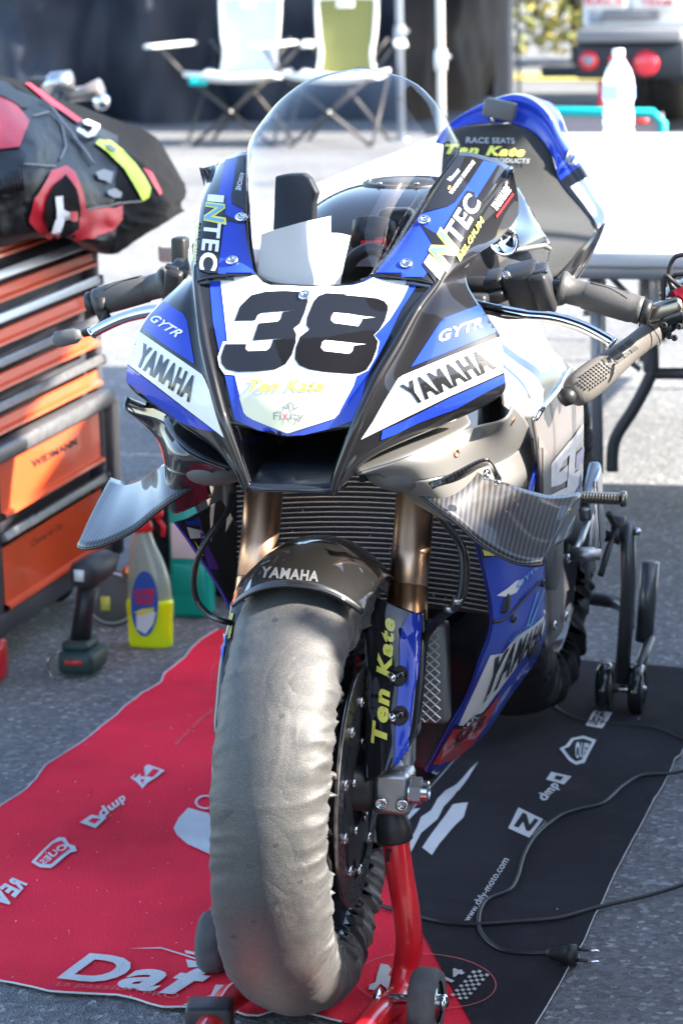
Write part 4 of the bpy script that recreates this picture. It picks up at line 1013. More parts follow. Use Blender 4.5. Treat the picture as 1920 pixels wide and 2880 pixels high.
def rear_stand():
    T_ = thing('rear_paddock_stand', 'dark grey rear paddock stand with black twin rollers behind the swingarm', 'paddock stand', (0, 1.5, 0))
    for s in (1, -1):
        f = (lambda p: V(p)) if s > 0 else MX
        MB().tube([f(p) for p in (V((.200, 1.43, .372)), V((.197, 1.46, .25)), V((.178, 1.50, .06)))], .0135, 18).build('upright_tube', 'stand_grey', T_)
        MB().tube([f(p) for p in (V((.215, 1.60, .262)), V((.203, 1.60, .112)))], .0165, 20).build('sleeve_tube', 'stand_grey', T_)
        MB().tube([f(p) for p in (V((.215, 1.60, .12)), V((.195, 1.53, .05)))], .01, 12).build('link_tube', 'stand_grey', T_)
        MB().lathe([(.018, -.012), (.022, -.01), (.022, .01), (.018, .012)], f((.186, 1.425, .362)), (s, 0, 0), 20).build('hook', 'satin_black', T_)
        MB().tube([f(p) for p in (V((.178, 1.36, .40)), V((.183, 1.42, .36)), V((.178, 1.36, .34)), V((.17, 1.32, .30)))], .006, 8).build('hook_finger', 'satin_black', T_)
        MB().lathe([(.007, 0), (.007, .012), (0, .014)], f((.21, 1.43, .355)), (s, 0, 0), 10).build('hook_bolt', 'steel', T_)
        for x in (.148, .207):
            wc = f((x, 1.5, .047)); t = MB().lathe([(.03, -.010), (.043, -.012), (.047, -.006), (.047, .006), (.043, .012), (.03, .010)], wc, (1, 0, 0), 36, caps=False).build('roller', 'gloss_black', T_)
            MB().lathe([(.031, -.008), (.014, -.006), (.010, -.011), (0, -.011)], wc, (1, 0, 0), 24).lathe([(.031, .008), (.014, .006), (.01, .011), (0, .011)], wc, (1, 0, 0), 24).build('roller_hub', 'pod_grey', t)
        MB().tube([f((.14, 1.5, .047)), f((.222, 1.5, .047))], .007, 12).build('roller_axle', 'steel', T_)
    p = [V((.185, 1.52, .16)), V((.17, 1.60, .172)), V((.12, 1.66, .172)), V((0, 1.68, .172)), V((-.12, 1.66, .172)), V((-.17, 1.60, .172)), V((-.185, 1.52, .16))]
    MB().tube(spline(p, 50), .0135, 14).build('cross_tube', 'stand_grey', T_)
rear_stand()

# ------------------------------------------------------------ printed floor mat
def cloth(name, c, m2):
    mat(name, c, .95, spec=.15, noise_s=2.2, noise_a=.34); n, l, b = nodes_of(name); tc = n.new('ShaderNodeTexCoord')
    t = n.new('ShaderNodeTexNoise'); t.inputs['Scale'].default_value = 420; t.inputs['Detail'].default_value = 5; l.new(tc.outputs['Object'], t.inputs['Vector'])
    t2 = n.new('ShaderNodeTexNoise'); t2.inputs['Scale'].default_value = 14; t2.inputs['Detail'].default_value = 9; t2.inputs['Roughness'].default_value = .7; l.new(tc.outputs['Object'], t2.inputs['Vector'])
    bp = n.new('ShaderNodeBump'); bp.inputs['Strength'].default_value = .9; bp.inputs['Distance'].default_value = .003; l.new(t.outputs[0], bp.inputs['Height']); l.new(bp.outputs[0], b.inputs['Normal'])
    r = n.new('ShaderNodeValToRGB'); r.color_ramp.elements[0].color = (0, 0, 0, 1); r.color_ramp.elements[1].color = (1, 1, 1, 1); r.color_ramp.elements[0].position = .54; r.color_ramp.elements[1].position = .74
    l.new(t2.outputs[0], r.inputs[0]); mx = n.new('ShaderNodeMix'); mx.data_type = 'RGBA'; mx.inputs[7].default_value = (*m2, 1)
    src = b.inputs['Base Color'].links[0].from_socket; l.new(src, mx.inputs[6])
    mm = n.new('ShaderNodeMath'); mm.operation = 'MULTIPLY'; mm.inputs[1].default_value = .45; l.new(r.outputs[0], mm.inputs[0]); l.new(mm.outputs[0], mx.inputs[0]); l.new(mx.outputs[2], b.inputs['Base Color'])
cloth('mat_red', (.84, .028, .058), (.62, .06, .07)); cloth('mat_black', (.024, .023, .028), (.055, .052, .056)); cloth('mat_white', (.62, .62, .62), (.4, .38, .38)); cloth('mat_fade', (.62, .16, .17), (.5, .1, .1))
def mh(x, y): return .006+.0022*noise.noise(V((x*5, y*5, 1)))+.0014*noise.noise(V((x*16, y*16, 4)))+.0025*exp(-((y-.95-x*.1)/.012)**2)+.002*exp(-((y-.45+x*.12)/.01)**2)+.002*exp(-((y-1.45)/.012)**2)
class MatSurf:
    def hit(s, px, py, off):
        p = AZ_(px, py, .006); return V((p.x, p.y, mh(p.x, p.y)+off))
MS = MatSurf()
left = rE([(1001,-50),(920,0),(880,40),(850,80),(755,150),(740,190),(660,240),(620,272),(575,300),(535,345),(460,400),(380,465),(330,500),(212,575),(180,620),(160,652),(80,715),(0,765),(-260,900)])
bot = rE([(-260,1480),(0,1565),(70,1575),(150,1592),(230,1615),(300,1622),(450,1627),(540,1632),(620,1650),(690,1675),(750,1690),(850,1690),(900,1700),(960,1712),(1000,1705),(1060,1700),(1130,1725),(1190,1728),(1240,1712),(1280,1700),(1340,1705),(1400,1712),(1480,1728),(1568,1752)])
bot += [(1100,2900),(1339,2902),(1490,2902)]
right = rF([(890,1764),(930,1700),(1000,1580),(1050,1490),(1110,1390),(1150,1290),(1200,1190),(1225,1130),(1270,1040),(1330,930),(1370,860),(1420,760),(1470,680),(1510,600),(1530,545),(1555,530),(1568,500),(1640,380)])
far = [(1985,1892),(1920,1880),(1800,1868),(1680,1860),(1597,1852),(1400,1835),(1000,1800),(760,1782)]
outline = left+bot+right+far
base = bmesh.new(); vs = [base.verts.new((x, y, 0)) for x, y in outline]; base.faces.new(vs); base.normal_update(); bmesh.ops.triangulate(base, faces=base.faces[:])
MATO = flat_to(base, lambda x, y: MS.hit(x, y, 0), 26, 'mat_red', 'floor_mat', None)
tag(MATO, 'large red and black printed floor mat lying under the motorcycle', 'floor mat')
MATO.name = 'floor_mat'
def md(P, m='mat_white', name='mat_print', off=.003, cell=26): return decal(MS, P, m, name, MATO, off, cell)
def mt(s, q, m='mat_white', off=.003, **k): return text_on(MS, s, q, m, 'mat_lettering', MATO, off, 30, **k)
md([[(1327,2882),(1250,2740),(1174,2602),(1135,2545),(1040,2400),(980,2290),(930,2150),(900,2000),(860,1900),(800,1786),(1000,1800.5),(1400,1835.5),(1597,1852.5),(1680,1860.5),(1800,1868.5),(1920,1880.5),(1985,1892.5)]+right[::-1]+[(1490,2902),(1340,2902)]], 'mat_black', 'black_half', .0016)
pts = [MS.hit(x, y, .001) for x, y in resample([V((x, y, 0)) for x, y in left+bot[:-3]], 260) for x, y in [(x, y)]] if 0 else [MS.hit(p.x, p.y, .0005) for p in resample([V((x, y, 0)) for x, y in left+bot[:-3]], 260)]
MB().tube(pts, .0016, 5).build('mat_edge', 'mat_white', MATO)
pts = [MS.hit(p.x, p.y, .0005) for p in resample([V((x, y, 0)) for x, y in right], 120)]
MB().tube(pts, .0011, 5).build('mat_edge', 'mat_white', MATO)
MB().tube([MS.hit(*q, .001) for q in ((1150,2290),(1190,2240),(1260,2160),(1310,2100),(1340,2060))], .001, 5).build('mat_edge', 'mat_white', MATO)
mt('Daf', rE([(262,1566),(985,1668),(1060,1505),(330,1440)]), bold=.03, shear=.35)
mt('y', rE([(840,1690),(1110,1730),(1160,1600),(930,1590)]), bold=.05, shear=.35)
mt('La passion', rE([(255,1605),(640,1632),(650,1600),(262,1580)]), 'mat_fade', bold=-.004, shear=.3); mt('PRO', rE([(655,1640),(815,1660),(830,1636),(665,1618)]), 'mat_fade', bold=-.004)
md([rE([(590,1425),(740,1418),(850,1448),(960,1486),(958,1490),(848,1454),(740,1424)])]); md([rE([(850,1430),(960,1455),(955,1467),(852,1442)]), rE([(855,1470),(950,1490),(950,1505),(865,1508)])])
md([rE([(865,778),(960,802),(980,860),(975,1000),(950,990),(865,950),(812,900),(798,868),(822,822)])])
def ring(cx_, cy_, a, b_, w_, m='mat_white', t0=0, t1=2*pi, rot=0, N=60, off=.003):
    o_ = []; i_ = []
    for k in range(N+1):
        t = t0+(t1-t0)*k/N; c_, s_ = cos(t), sin(t)
        for L, e in ((o_, 0), (i_, w_)):
            x = (a-e)*c_; y = (b_-e*.7)*s_; L.append((cx_+x*cos(rot)-y*sin(rot), cy_+x*sin(rot)+y*cos(rot)))
    md([o_+i_[::-1]], m, 'mat_print', off)
ring(*rE([(945,752)])[0], 30, 19, 6); ring(*rE([(1010,148)])[0], 24, 26, 2, 'mat_fade')
# sponsor marks of the red half, printed to be read from the far side
md([rE([(655,690),(757,607),(680,578),(600,640)])]); mt('N', rE([(742,608),(672,650),(650,682),(690,585)]) if 0 else rE([(735,606),(650,590),(612,640),(662,676)]), 'mat_red', .0036, bold=.05)
mt('dmp', rE([(578,712),(452,800),(485,848),(590,752)]) if 0 else rE([(560,708),(440,790),(478,842),(588,748)]), bold=.03)
md([rE([(368,845),(420,812),(492,820),(440,868)])]); md([rE([(405,840),(430,826),(460,830),(436,850)])], 'mat_red', 'mat_print', .0036)
md([rE([(145,1030),(240,935),(270,915),(300,915),(318,945),(345,955),(355,980),(325,990),(235,1060),(185,1055)])]); md([rE([(165,1028),(245,945),(285,930),(305,955),(325,968),(235,1042),(190,1040)])], 'mat_red', 'mat_print', .0036); mt('OUES', rE([(318,965),(205,1045),(180,1030),(290,945)][::1]), 'mat_white', .0042, bold=.03)
mt('REV', rE([(130,1130),(20,1250),(-60,1190),(60,1098)]), bold=.05)
mt('www.dafy-moto.com', rE([(1150,140),(800,470),(812,495),(1170,160)]), 'mat_fade', bold=0)
# black half
md([rF([(628,562),(590,600),(530,668),(480,705),(440,738),(410,790),(365,820),(345,870),(318,920),(303,990),(320,980),(365,892),(440,832),(470,770),(540,700),(580,640)])])
md([rF([(580,752),(545,755),(510,762),(485,800),(450,850),(410,900),(370,960),(415,996),(450,940),(500,882),(530,850),(560,820)])]); md([rF([(293,850),(310,795),(335,783),(362,780),(330,812)])])
md([rF([(812,775),(925,830),(862,915),(765,870)])]); mt('N', rF([(790,862),(862,888),(905,835),(832,800)]), 'mat_black', .0036, bold=.06); mt('TEC', rF([(885,915),(940,845),(935,835),(875,905)]), bold=.02)
mt('dmp', rF([(950,752),(1012,682),(960,655),(888,728)]), bold=.03); md([rF([(962,610),(1055,633),(1020,672),(938,648)])]); md([rF([(985,628),(1020,636),(1004,655),(975,647)])], 'mat_black', 'mat_print', .0036)
md([rF([(1000,505),(1030,490),(1055,460),(1110,450),(1168,468),(1140,520),(1115,570),(1075,578),(1045,560),(1025,535)])]); md([rF([(1020,508),(1045,498),(1065,468),(1110,462),(1150,476),(1128,515),(1102,558),(1075,565),(1052,548)])], 'mat_black', 'mat_print', .0036); mt('OUES', rF([(1075,555),(1120,545),(1140,485),(1070,475)]), 'mat_white', .0042, bold=.03)
md([rF([(1160,330),(1243,345),(1195,416),(1120,402)])]); mt('REV', rF([(1135,398),(1195,405),(1228,352),(1168,342)]), 'mat_black', .0036, bold=.02)
mt('www.dafy-moto.com', rF([(597,1306),(780,1022),(738,1002),(552,1298)]), bold=.005)
q = rF([(385,1575)])[0]; ring(q[0], q[1], 200, 79, 3, 'mat_fade', rot=.06)
mt('2014', rF([(415,1650),(575,1528),(520,1512),(370,1628)]), bold=.04, shear=.1)
for a in range(4):
    for b_ in range(12):
        if (a+b_) % 2: continue
        x, y = 500+a*17+b_*9.5, 1640+a*8-b_*10.5
        md([rF([(x, y), (x+15, y+6), (x+23, y-4), (x+8, y-10)])])
md([rF([(180,1495),(215,1500),(230,1520),(215,1545),(240,1570),(250,1600),(222,1625),(200,1600),(180,1585),(150,1615),(125,1612),(128,1590),(155,1580),(165,1540)])], 'mat_white')
# crumbs and lint on the mat
b = MB(); rnd = random.Random(5)
for k in range(260):
    px_, py_ = rnd.uniform(0, 1800), rnd.uniform(1900, 2860)
    p = MS.hit(px_, py_, .001); r = rnd.uniform(.0003, .0007)
    b.box(p, (r*rnd.uniform(1, 3), r*rnd.uniform(1, 3), r), Matrix.Rotation(rnd.uniform(0, 3), 3, 'Z'))
tag(b.build('lint', 'paper', None, smooth=False), 'tiny pale specks of lint and grit scattered over the floor mat', 'lint', kind='stuff')

# ------------------------------------------------------------ power leads
def gz(q, z): return [AZ_(*p, z) for p in q]
ld = thing('power_lead', 'black power lead ending in a two pin plug on the black half of the mat', 'power lead', (0, 0, 0))
MB().tube(spline([V((p.x, p.y, mh(p.x, p.y)+.004)) for p in gz(rF([(950,1440),(850,1440),(740,1425),(660,1375),(628,1300),(660,1205),(770,1147),(808,1085),(838,985),(895,893),(1000,812),(1100,775),(1200,750),(1290,672),(1380,625),(1500,615),(1568,602),(1750,560)]), .01)], 160), .0032, 8).build('cable', 'cable_black', ld)
pa, pb = AZ_(*rF([(940,1440)])[0], .02), AZ_(*rF([(1075,1452)])[0], .02); dd = (pb-pa).normalized()
MB().tube([pa, pa.lerp(pb, .2), pa.lerp(pb, .45), pa.lerp(pb, .7), pa.lerp(pb, .75), pb], [.006, .0085, .0105, .014, .0165, .0165], 16, flat=.8).build('plug_body', 'satin_black', ld)
for k in (0, 1):
    a = AZ_(*rF([(1075, 1420+k*50)])[0], .018 if k else .022); MB().tube([a, a+dd*.016], .0026, 8).build('plug_pin', 'satin_black', ld); MB().tube([a+dd*.014, a+dd*.033], .0022, 8).build('plug_pin_tip', 'chrome', ld)
o = MB().tube(spline([V((p.x, p.y, mh(p.x, p.y)+.0055)) for p in gz(rF([(180,1225),(350,1272),(470,1302),(600,1313),(800,1300),(1000,1280),(1200,1222),(1400,1175),(1568,1125),(1800,1040)]), .01)], 120), .0034, 8).build('power_lead', 'cable_black')
tag(o, 'black cable running from behind the red stand across the mat to the right', 'power lead')
o = MB().tube(spline([AX(*rF([(945,170)])[0], .12)]+[V((p.x, p.y, mh(p.x, p.y)+.003)) for p in gz(rF([(942,235),(985,305),(1100,365),(1250,380),(1420,395),(1540,440),(1700,510)]), .01)], 100), .0022, 8).build('warmer_lead', 'cable_black')
tag(o, 'thin dark cable trailing from the rear tyre warmer past the rollers', 'cable')

# ------------------------------------------------------------ tool chest
mat('chest_orange', (.78, .095, .025), .35, coat=.5, noise_s=6, noise_a=.08)
mat('chest_grey', (.055, .055, .065), .5, coat=.2, noise_s=20, noise_a=.15)
mat('worn_strip', (.22, .22, .23), .45, .7, noise_s=60, noise_a=.2)
def chest():
    T_ = thing('tool_chest', 'orange and grey roller tool chest with seven drawers on the left', 'tool chest', (-1.3, 1.75, 0))
    X = -1.06; y0, y1 = 1.25, 2.20
    MB().box((X-.24, (y0+y1)/2+.02, .49), (.44, y1-y0+.10, .78)).build('carcass', 'chest_grey', T_, bevel=.01)
    MB().box((X-.01, y1+.035, .49), (.035, .03, .80)).build('corner_post', 'chest_grey', T_, bevel=.006)
    MB().box((X+.005, y1+.07, .25), (.045, .04, .34)).build('corner_post', 'chest_grey', T_, bevel=.006)
    MB().box((X-.02, 1.578, .245), (.07, .05, .36)).build('corner_post', 'chest_grey', T_, bevel=.006)
    MB().box((X-.005, (y0+y1)/2, .092), (.05, y1-y0+.08, .045)).build('base_rail', 'chest_grey', T_, bevel=.006)
    MB().box((X-.24, (y0+y1)/2+.02, .888), (.46, y1-y0+.12, .02)).build('top_tray', 'chest_grey', T_, bevel=.006)
    def drawer(zt, zb, hi, ya=y0, big=False, strip='strip_alloy'):
        b = MB(); n = 8; prof = [(0, zt), (.003, zt-.002), (.004, zb+.012), (.014, zb+.008), (.015, zb+.002), (.004, zb)]
        b.grid([[V((X+.012+dx, y, z)) for y in (ya, ya+.02, y1-.03, y1-.012)] for dx, z in prof]); b.grid([[V((X+.012+dx, y1-.012, z)), V((X, y1-.008, z))] for dx, z in prof])
        d = b.build('drawer', 'chest_orange', T_, autos=35)
        MB().box((X+.018, (ya+y1)/2, hi), (.018, y1-ya+.01, .019), Matrix.Rotation(-.35, 3, 'Y')).build('drawer_pull', strip, d, bevel=.003)
        MB().box((X+.018, y1+.004, hi), (.026, .012, .022)).build('pull_end_cap', 'chest_grey', d, bevel=.004)
        return d
    for k, (zt, zb) in enumerate(((.832, .800), (.745, .715), (.662, .632), (.578, .548), (.494, .464))):
        drawer(zt, zb, zt+.022, strip='strip_alloy' if k < 3 else 'worn_strip')
    MB().box((X+.02, (y0+y1)/2, .432), (.04, y1-y0+.06, .034)).build('middle_rail', 'worn_strip', T_, bevel=.008)
    pl = Plane((X+.0165, 0, 0), (1, 0, 0))
    d1 = drawer(.406, .300, .418, 1.60, strip='worn_strip'); text_on(pl, 'WIDMANN', rL([(365,460),(850,195),(838,118),(350,375)]), 'matte_black', 'lettering', d1, .001, bold=.02)
    d2 = drawer(.240, .118, .262, 1.60, strip='worn_strip'); text_on(pl, 'Champ de Cee', rL([(350,1350),(690,1130),(680,1050),(340,1260)]), 'matte_black', 'lettering', d2, .001, bold=-.006, shear=.4)
    MB().box((X+.021, 1.86, .264), (.004, .18, .022)).build('label_strip', 'matte_black', T_)
    for y in (1.3, 2.15):
        for x in (X-.08, X-.4):
            MB().lathe([(.012, -.014), (.034, -.014), (.036, 0), (.034, .014), (.012, .014)], (x, y, .036), (0, 1, 0), 24).build('castor_wheel', 'rubber', T_)
            MB().box((x, y, .066), (.03, .04, .02)).build('castor_fork', 'steel', T_, bevel=.004)
chest()

# ------------------------------------------------------------ leather suit thrown over the chest
def leather():
    mat('leather_black', (.010, .010, .011), .5, spec=.3, noise_s=5, noise_a=.25, bump=.5, bump_s=120)
    mat('cloth_black', (.004, .004, .005), .9, spec=.2, bump=.6, bump_s=60)
    mat('leather_red', (.55, .015, .03), .45, bump=.4, bump_s=120, noise_s=8, noise_a=.15)
    mat('panel_neon', (.62, .85, .02), .4)
    mat('suit_grey', (.25, .25, .25), .6)
    # rows from the upper silhouette to the lower one; x grows towards the viewer's right side
    R = [[(-60,205,-1.32),(0,212,-1.3),(60,228,-1.28),(130,262,-1.25),(200,287,-1.2),(290,322,-1.15),(370,352,-1.08),(440,388,-1.02),(475,440,-1.0),(503,490,-.98)],
         [(-60,260,-1.2),(0,270,-1.18),(70,290,-1.16),(135,320,-1.12),(205,350,-1.08),(290,395,-1.04),(360,430,-1.0),(425,455,-.97),(480,490,-.95),(517,520,-.95)],
         [(-60,360,-1.1),(0,365,-1.08),(75,370,-1.05),(140,390,-1.03),(210,425,-1.0),(285,460,-.97),(350,500,-.94),(415,540,-.92),(475,560,-.92),(517,555,-.94)],
         [(-60,460,-1.04),(0,465,-1.02),(70,470,-.98),(140,490,-.96),(205,510,-.94),(270,545,-.93),(330,575,-.92),(395,600,-.91),(460,605,-.92),(512,590,-.94)],
         [(-60,560,-1.03),(0,565,-1.0),(70,575,-.97),(130,590,-.95),(195,610,-.94),(255,625,-.94),(315,640,-.93),(380,645,-.92),(440,640,-.93),(505,606,-.95)],
         [(-60,690,-1.05),(0,688,-1.03),(80,668,-1.0),(140,664,-.98),(190,668,-.97),(232,692,-.97),(290,712,-.96),(340,708,-.95),(385,680,-.95),(450,640,-.96)],
         [(-60,690,-1.25),(0,688,-1.25),(80,668,-1.2),(140,660,-1.18),(190,660,-1.16),(232,680,-1.12),(290,700,-1.1),(340,695,-1.08),(385,670,-1.07),(450,630,-1.06)]]
    g = patch([[AX(*q) for q in r] for r in R], 90, 130); out = []
    for i, r in enumerate(g):
        rr = []
        for j, p in enumerate(r):
            u, v = j/129, i/89
            d = .020*(noise.ridged_multi_fractal(V((u*2.6+v*1.5, v*3.2-u*1.2, 2.2)), 1, 2.1, 4, 1, 2)-1.0)+.006*noise.noise(V((u*14, v*14, 5)))
            rr.append(p+V((.8, -.6, .1)).normalized()*d*min(1, 4*min(v, 1-v)+.15))
        out.append(rr)
    mb = MB().grid(out, flip=True)
    o = mb.build('leather_race_suit', ['leather_black', 'cloth_black'], None)
    for p in o.data.polygons:
        c_ = p.center; j = p.index % 129; i = p.index//129
        if j > 78+i*.15 or i < 8: p.material_index = 1
    tag(o, 'black and red motorcycle leathers lying folded on the orange tool chest', 'leather suit')
    sf = Surf(mb.v, mb.f)
    D = lambda P, m_, nm, of=.003: decal(sf, [rA(P)], m_, nm, o, of, 16)
    D([(0,435),(40,450),(75,485),(135,560),(120,600),(90,680),(0,690),(-60,690),(-60,430)], 'leather_red', 'red_panel')
    D([(-60,360),(30,385),(90,440),(135,495),(100,505),(50,470),(-60,420)], 'suit_grey' if 0 else 'leather_black', 'shoulder_panel', .005)
    D([(300,770),(340,800),(370,880),(390,965),(470,955),(555,948),(552,1005),(505,1070),(420,1095),(250,1098),(170,1060),(122,1015),(150,915),(228,792)], 'leather_red', 'knee_panel', .006)
    D([(290,820),(330,868),(350,950),(345,1040),(292,1068),(208,1048),(186,990),(200,900),(242,848)], 'cloth_black', 'knee_slider', .011)
    D([(225,905),(262,905),(262,965),(320,975),(320,1010),(275,1010),(250,1055),(220,1050),(232,1000)], 'paper', 'brand_patch', .015)
    D([(290,965),(322,970),(322,1015),(300,1012)], 'leather_red', 'brand_patch', .0165)
    D([(430,665),(450,650),(500,655),(560,700),(615,760),(655,815),(685,870),(675,905),(645,925),(622,880),(565,785),(490,710)], 'panel_neon', 'neon_stripe', .006)
    D([(470,675),(500,680),(525,700),(512,712),(490,700)], 'suit_grey', 'brand_patch', .009)
    D([(372,572),(395,565),(450,590),(432,640),(395,650),(340,615),(350,600),(375,612),(395,628),(415,608),(420,596),(385,590)], 'paper', 'white_mark', .009)
    for P in ([(430,800),(470,785),(515,800),(500,850),(470,835),(445,830)], [(485,885),(520,870),(552,890),(545,915),(515,912),(490,905)]): D(P, 'suit_grey', 'grey_print', .006)
    D([(80,365),(110,375),(230,460),(370,560),(350,575),(200,465)], 'leather_red', 'red_piping', .006)
    D([(650,780),(690,800),(735,890),(725,905),(690,850)], 'leather_red', 'red_piping', .006)
    for q in ([(180,470),(230,500),(270,560),(330,630),(350,660)], [(330,640),(380,700),(420,760)]):
        MB().tube([p for p in (sf.hit(*x, .006) for x in rA(q)) if p], .0035, 8).build('zip', 'suit_grey', o)
    for q in ([(110,760),(250,770)], [(390,960),(480,945),(640,925)], [(150,540),(230,520),(280,580),(300,680),(270,740)]):
        MB().tube([p for p in (sf.hit(x.x, x.y, .004) for x in resample([V((*y, 0)) for y in rA(q)], 24)) if p], .0018, 6).build('stitched_seam', 'suit_grey', o)
    b = MB()
    for k in range(9):
        pts = [sf.hit(*rA([(0+k*12, 800-k*2)])[0], .003), sf.hit(*rA([(0+k*12, 850-k*2)])[0], .006), sf.hit(*rA([(4+k*12, 890-k*2)])[0], .003)]
        if all(pts): b.tube(pts, .004, 6)
    b.build('stretch_ribs', 'leather_black', o)
leather()
# handlebar of a small machine parked behind the suit
hb = thing('scooter_handlebar', 'small silver handlebar with brown grip sticking up behind the leathers', 'handlebar', (-2.2, 4.2, 0))
MB().tube([AY(130,258,4.2), AY(155,232,4.2), AY(200,228,4.2)], .03, 12).build('clamp', 'clip_metal', hb)
MB().tube([AY(195,268,4.2), AY(240,262,4.2), AY(285,250,4.2)], [.02, .02, .03], 12).build('grip', 'flank_bronze', hb)
MB().lathe([(.02, -.02), (.025, 0), (.02, .02), (0, .022)], AY(285,285,4.2), (0, -1, 0), 14).build('bar_end', 'chrome', hb)
MB().box(AY(120,238,4.2), (.08, .05, .04)).build('display', 'satin_black', hb, bevel=.01)
p = AY(160,250,4.2); MB().tube([V((p.x, p.y, 0)), p], .022, 10).build('stem', 'stand_grey', hb)

# ------------------------------------------------------------ things on the ground by the chest
mat('trans_yellow', (.80, .90, .005), .15, trans=.0, coat=.5)
glassy('bottle_clear', .8)
mat('label_blue', (.03, .10, .42), .4); mat('teal_plastic', (.0, .42, .33), .35, coat=.3); mat('white_plastic', (.75, .77, .76), .4, coat=.3); mat('cap_red', (.65, .02, .03), .35)
mat('bottle_haze', (.55, .66, .55), .3, trans=.55, coat=.3)
def bottle():
    b0 = AZ_(426, 1815, 0); S = .0006836 # metres per photo pixel here
    T_ = thing('spray_bottle', 'spray bottle half full of bright yellow liquid with a red trigger', 'spray bottle', b0)
    def sect(prof, name, m, parent=T_):
        rows = []
        for z, wx, wy, dx in prof:
            rows.append([b0+V((dx+wx*(abs(cos(t))**.8)*(1 if cos(t) > 0 else -1), wy*(abs(sin(t))**.8)*(1 if sin(t) > 0 else -1), z)) for t in [2*pi*k/28 for k in range(29)]])
        return MB().grid(patch(rows, 24, 57)).build(name, m, parent)
    sect([(.0, .040, .022, 0), (.006, .045, .026, 0), (.05, .046, .027, 0), (.098, .045, .026, 0), (.0985, .001, .001, 0)], 'liquid', 'trans_yellow')
    sect([(.0985, .0455, .0265, 0), (.13, .043, .025, .0), (.17, .036, .021, -.004), (.21, .024, .018, -.01), (.235, .018, .016, -.011), (.25, .016, .015, -.011)], 'body', 'bottle_haze')
    pl = Plane(b0+V((0, -.0285, 0)), (0, -1, 0))
    P = [(407+38*cos(2*pi*k/36), 1698+92*sin(2*pi*k/36)) for k in range(36)]
    decal(pl, [P], 'label_blue', 'label', T_, .001, 30)
    text_on(pl, 'SUPER', [(378,1680),(437,1676),(437,1655),(378,1658)], 'cap_red', 'lettering', T_, .002, bold=.05); text_on(pl, 'FINE', [(384,1702),(432,1698),(432,1680),(384,1683)], 'cap_red', 'lettering', T_, .002, bold=.05)
    decal(pl, [[(384,1730),(420,1712),(440,1722),(432,1755),(410,1783),(385,1768)]], 'white_plastic', 'label_picture', T_, .002, 30)
    decal(pl, [[(378,1722),(400,1712),(436,1708),(430,1720),(395,1730)]], 'print_yellow', 'label_picture', T_, .0025, 30)
    MB().lathe([(.0, .278), (.010, .277), (.014, .26), (.021, .25), (.022, .236), (.019, .234)], b0+V((-.011, 0, 0)), (0, 0, 1), 24).build('collar', 'cap_red', T_)
    MB().box(b0+V((.002, 0, .272)), (.062, .02, .018)).build('nozzle', 'cap_red', T_, bevel=.004)
    MB().tube([b0+V((.022, 0, .262)), b0+V((.034, 0, .245)), b0+V((.032, 0, .225))], .005, 8).build('trigger', 'cap_red', T_)
bottle()
g0 = AZ_(462, 1775, 0)+V((.02, .14, 0))
T_ = thing('cleaner_bottle', 'tall teal and white cleaner bottle behind the yellow spray bottle', 'bottle', g0)
MB().box(g0+V((0, 0, .12)), (.085, .06, .24)).build('body', 'teal_plastic', T_, bevel=.012)
MB().box(g0+V((0, -.031, .165)), (.068, .004, .075)).build('label', 'white_plastic', T_, bevel=.003); MB().box(g0+V((0, -.031, .085)), (.068, .004, .06)).build('label', 'teal_plastic', T_, bevel=.003)
MB().lathe([(.03, .24), (.02, .26), (.014, .265), (.014, .285), (0, .285)], g0, (0, 0, 1), 20).build('neck', 'white_plastic', T_)
MB().box(g0+V((.0, 0, .245)), (.078, .05, .03)).build('shoulder', 'white_plastic', T_, bevel=.01)
def bag():
    vs = []; c_ = AZ_(575, 1735, 0)+V((.0, .25, 0)); rows = []
    for i in range(25):
        v = i/24; row = []
        for k in range(61):
            t = 2*pi*k/60; r = .21*sin(pi*(.06+.9*v))**.5; z = .30*v
            d = 1+.10*noise.noise(V((cos(t)*2.5, sin(t)*2.5, v*5)))+.05*noise.ridged_multi_fractal(V((cos(t)*3, sin(t)*3, v*4)), 1, 2, 3, 1, 2)
            row.append(c_+V((cos(t)*r*d, sin(t)*r*.7*d, z*(1+.08*noise.noise(V((cos(t), sin(t), 3)))))))
        rows.append(row)
    o = MB().grid(rows).build('rubbish_bag', 'bag_plastic'); tag(o, 'crumpled black plastic bag on the ground behind the bottles', 'bag')
mat('bag_plastic', (.012, .014, .014), .3, bump=.6, bump_s=40); bag()
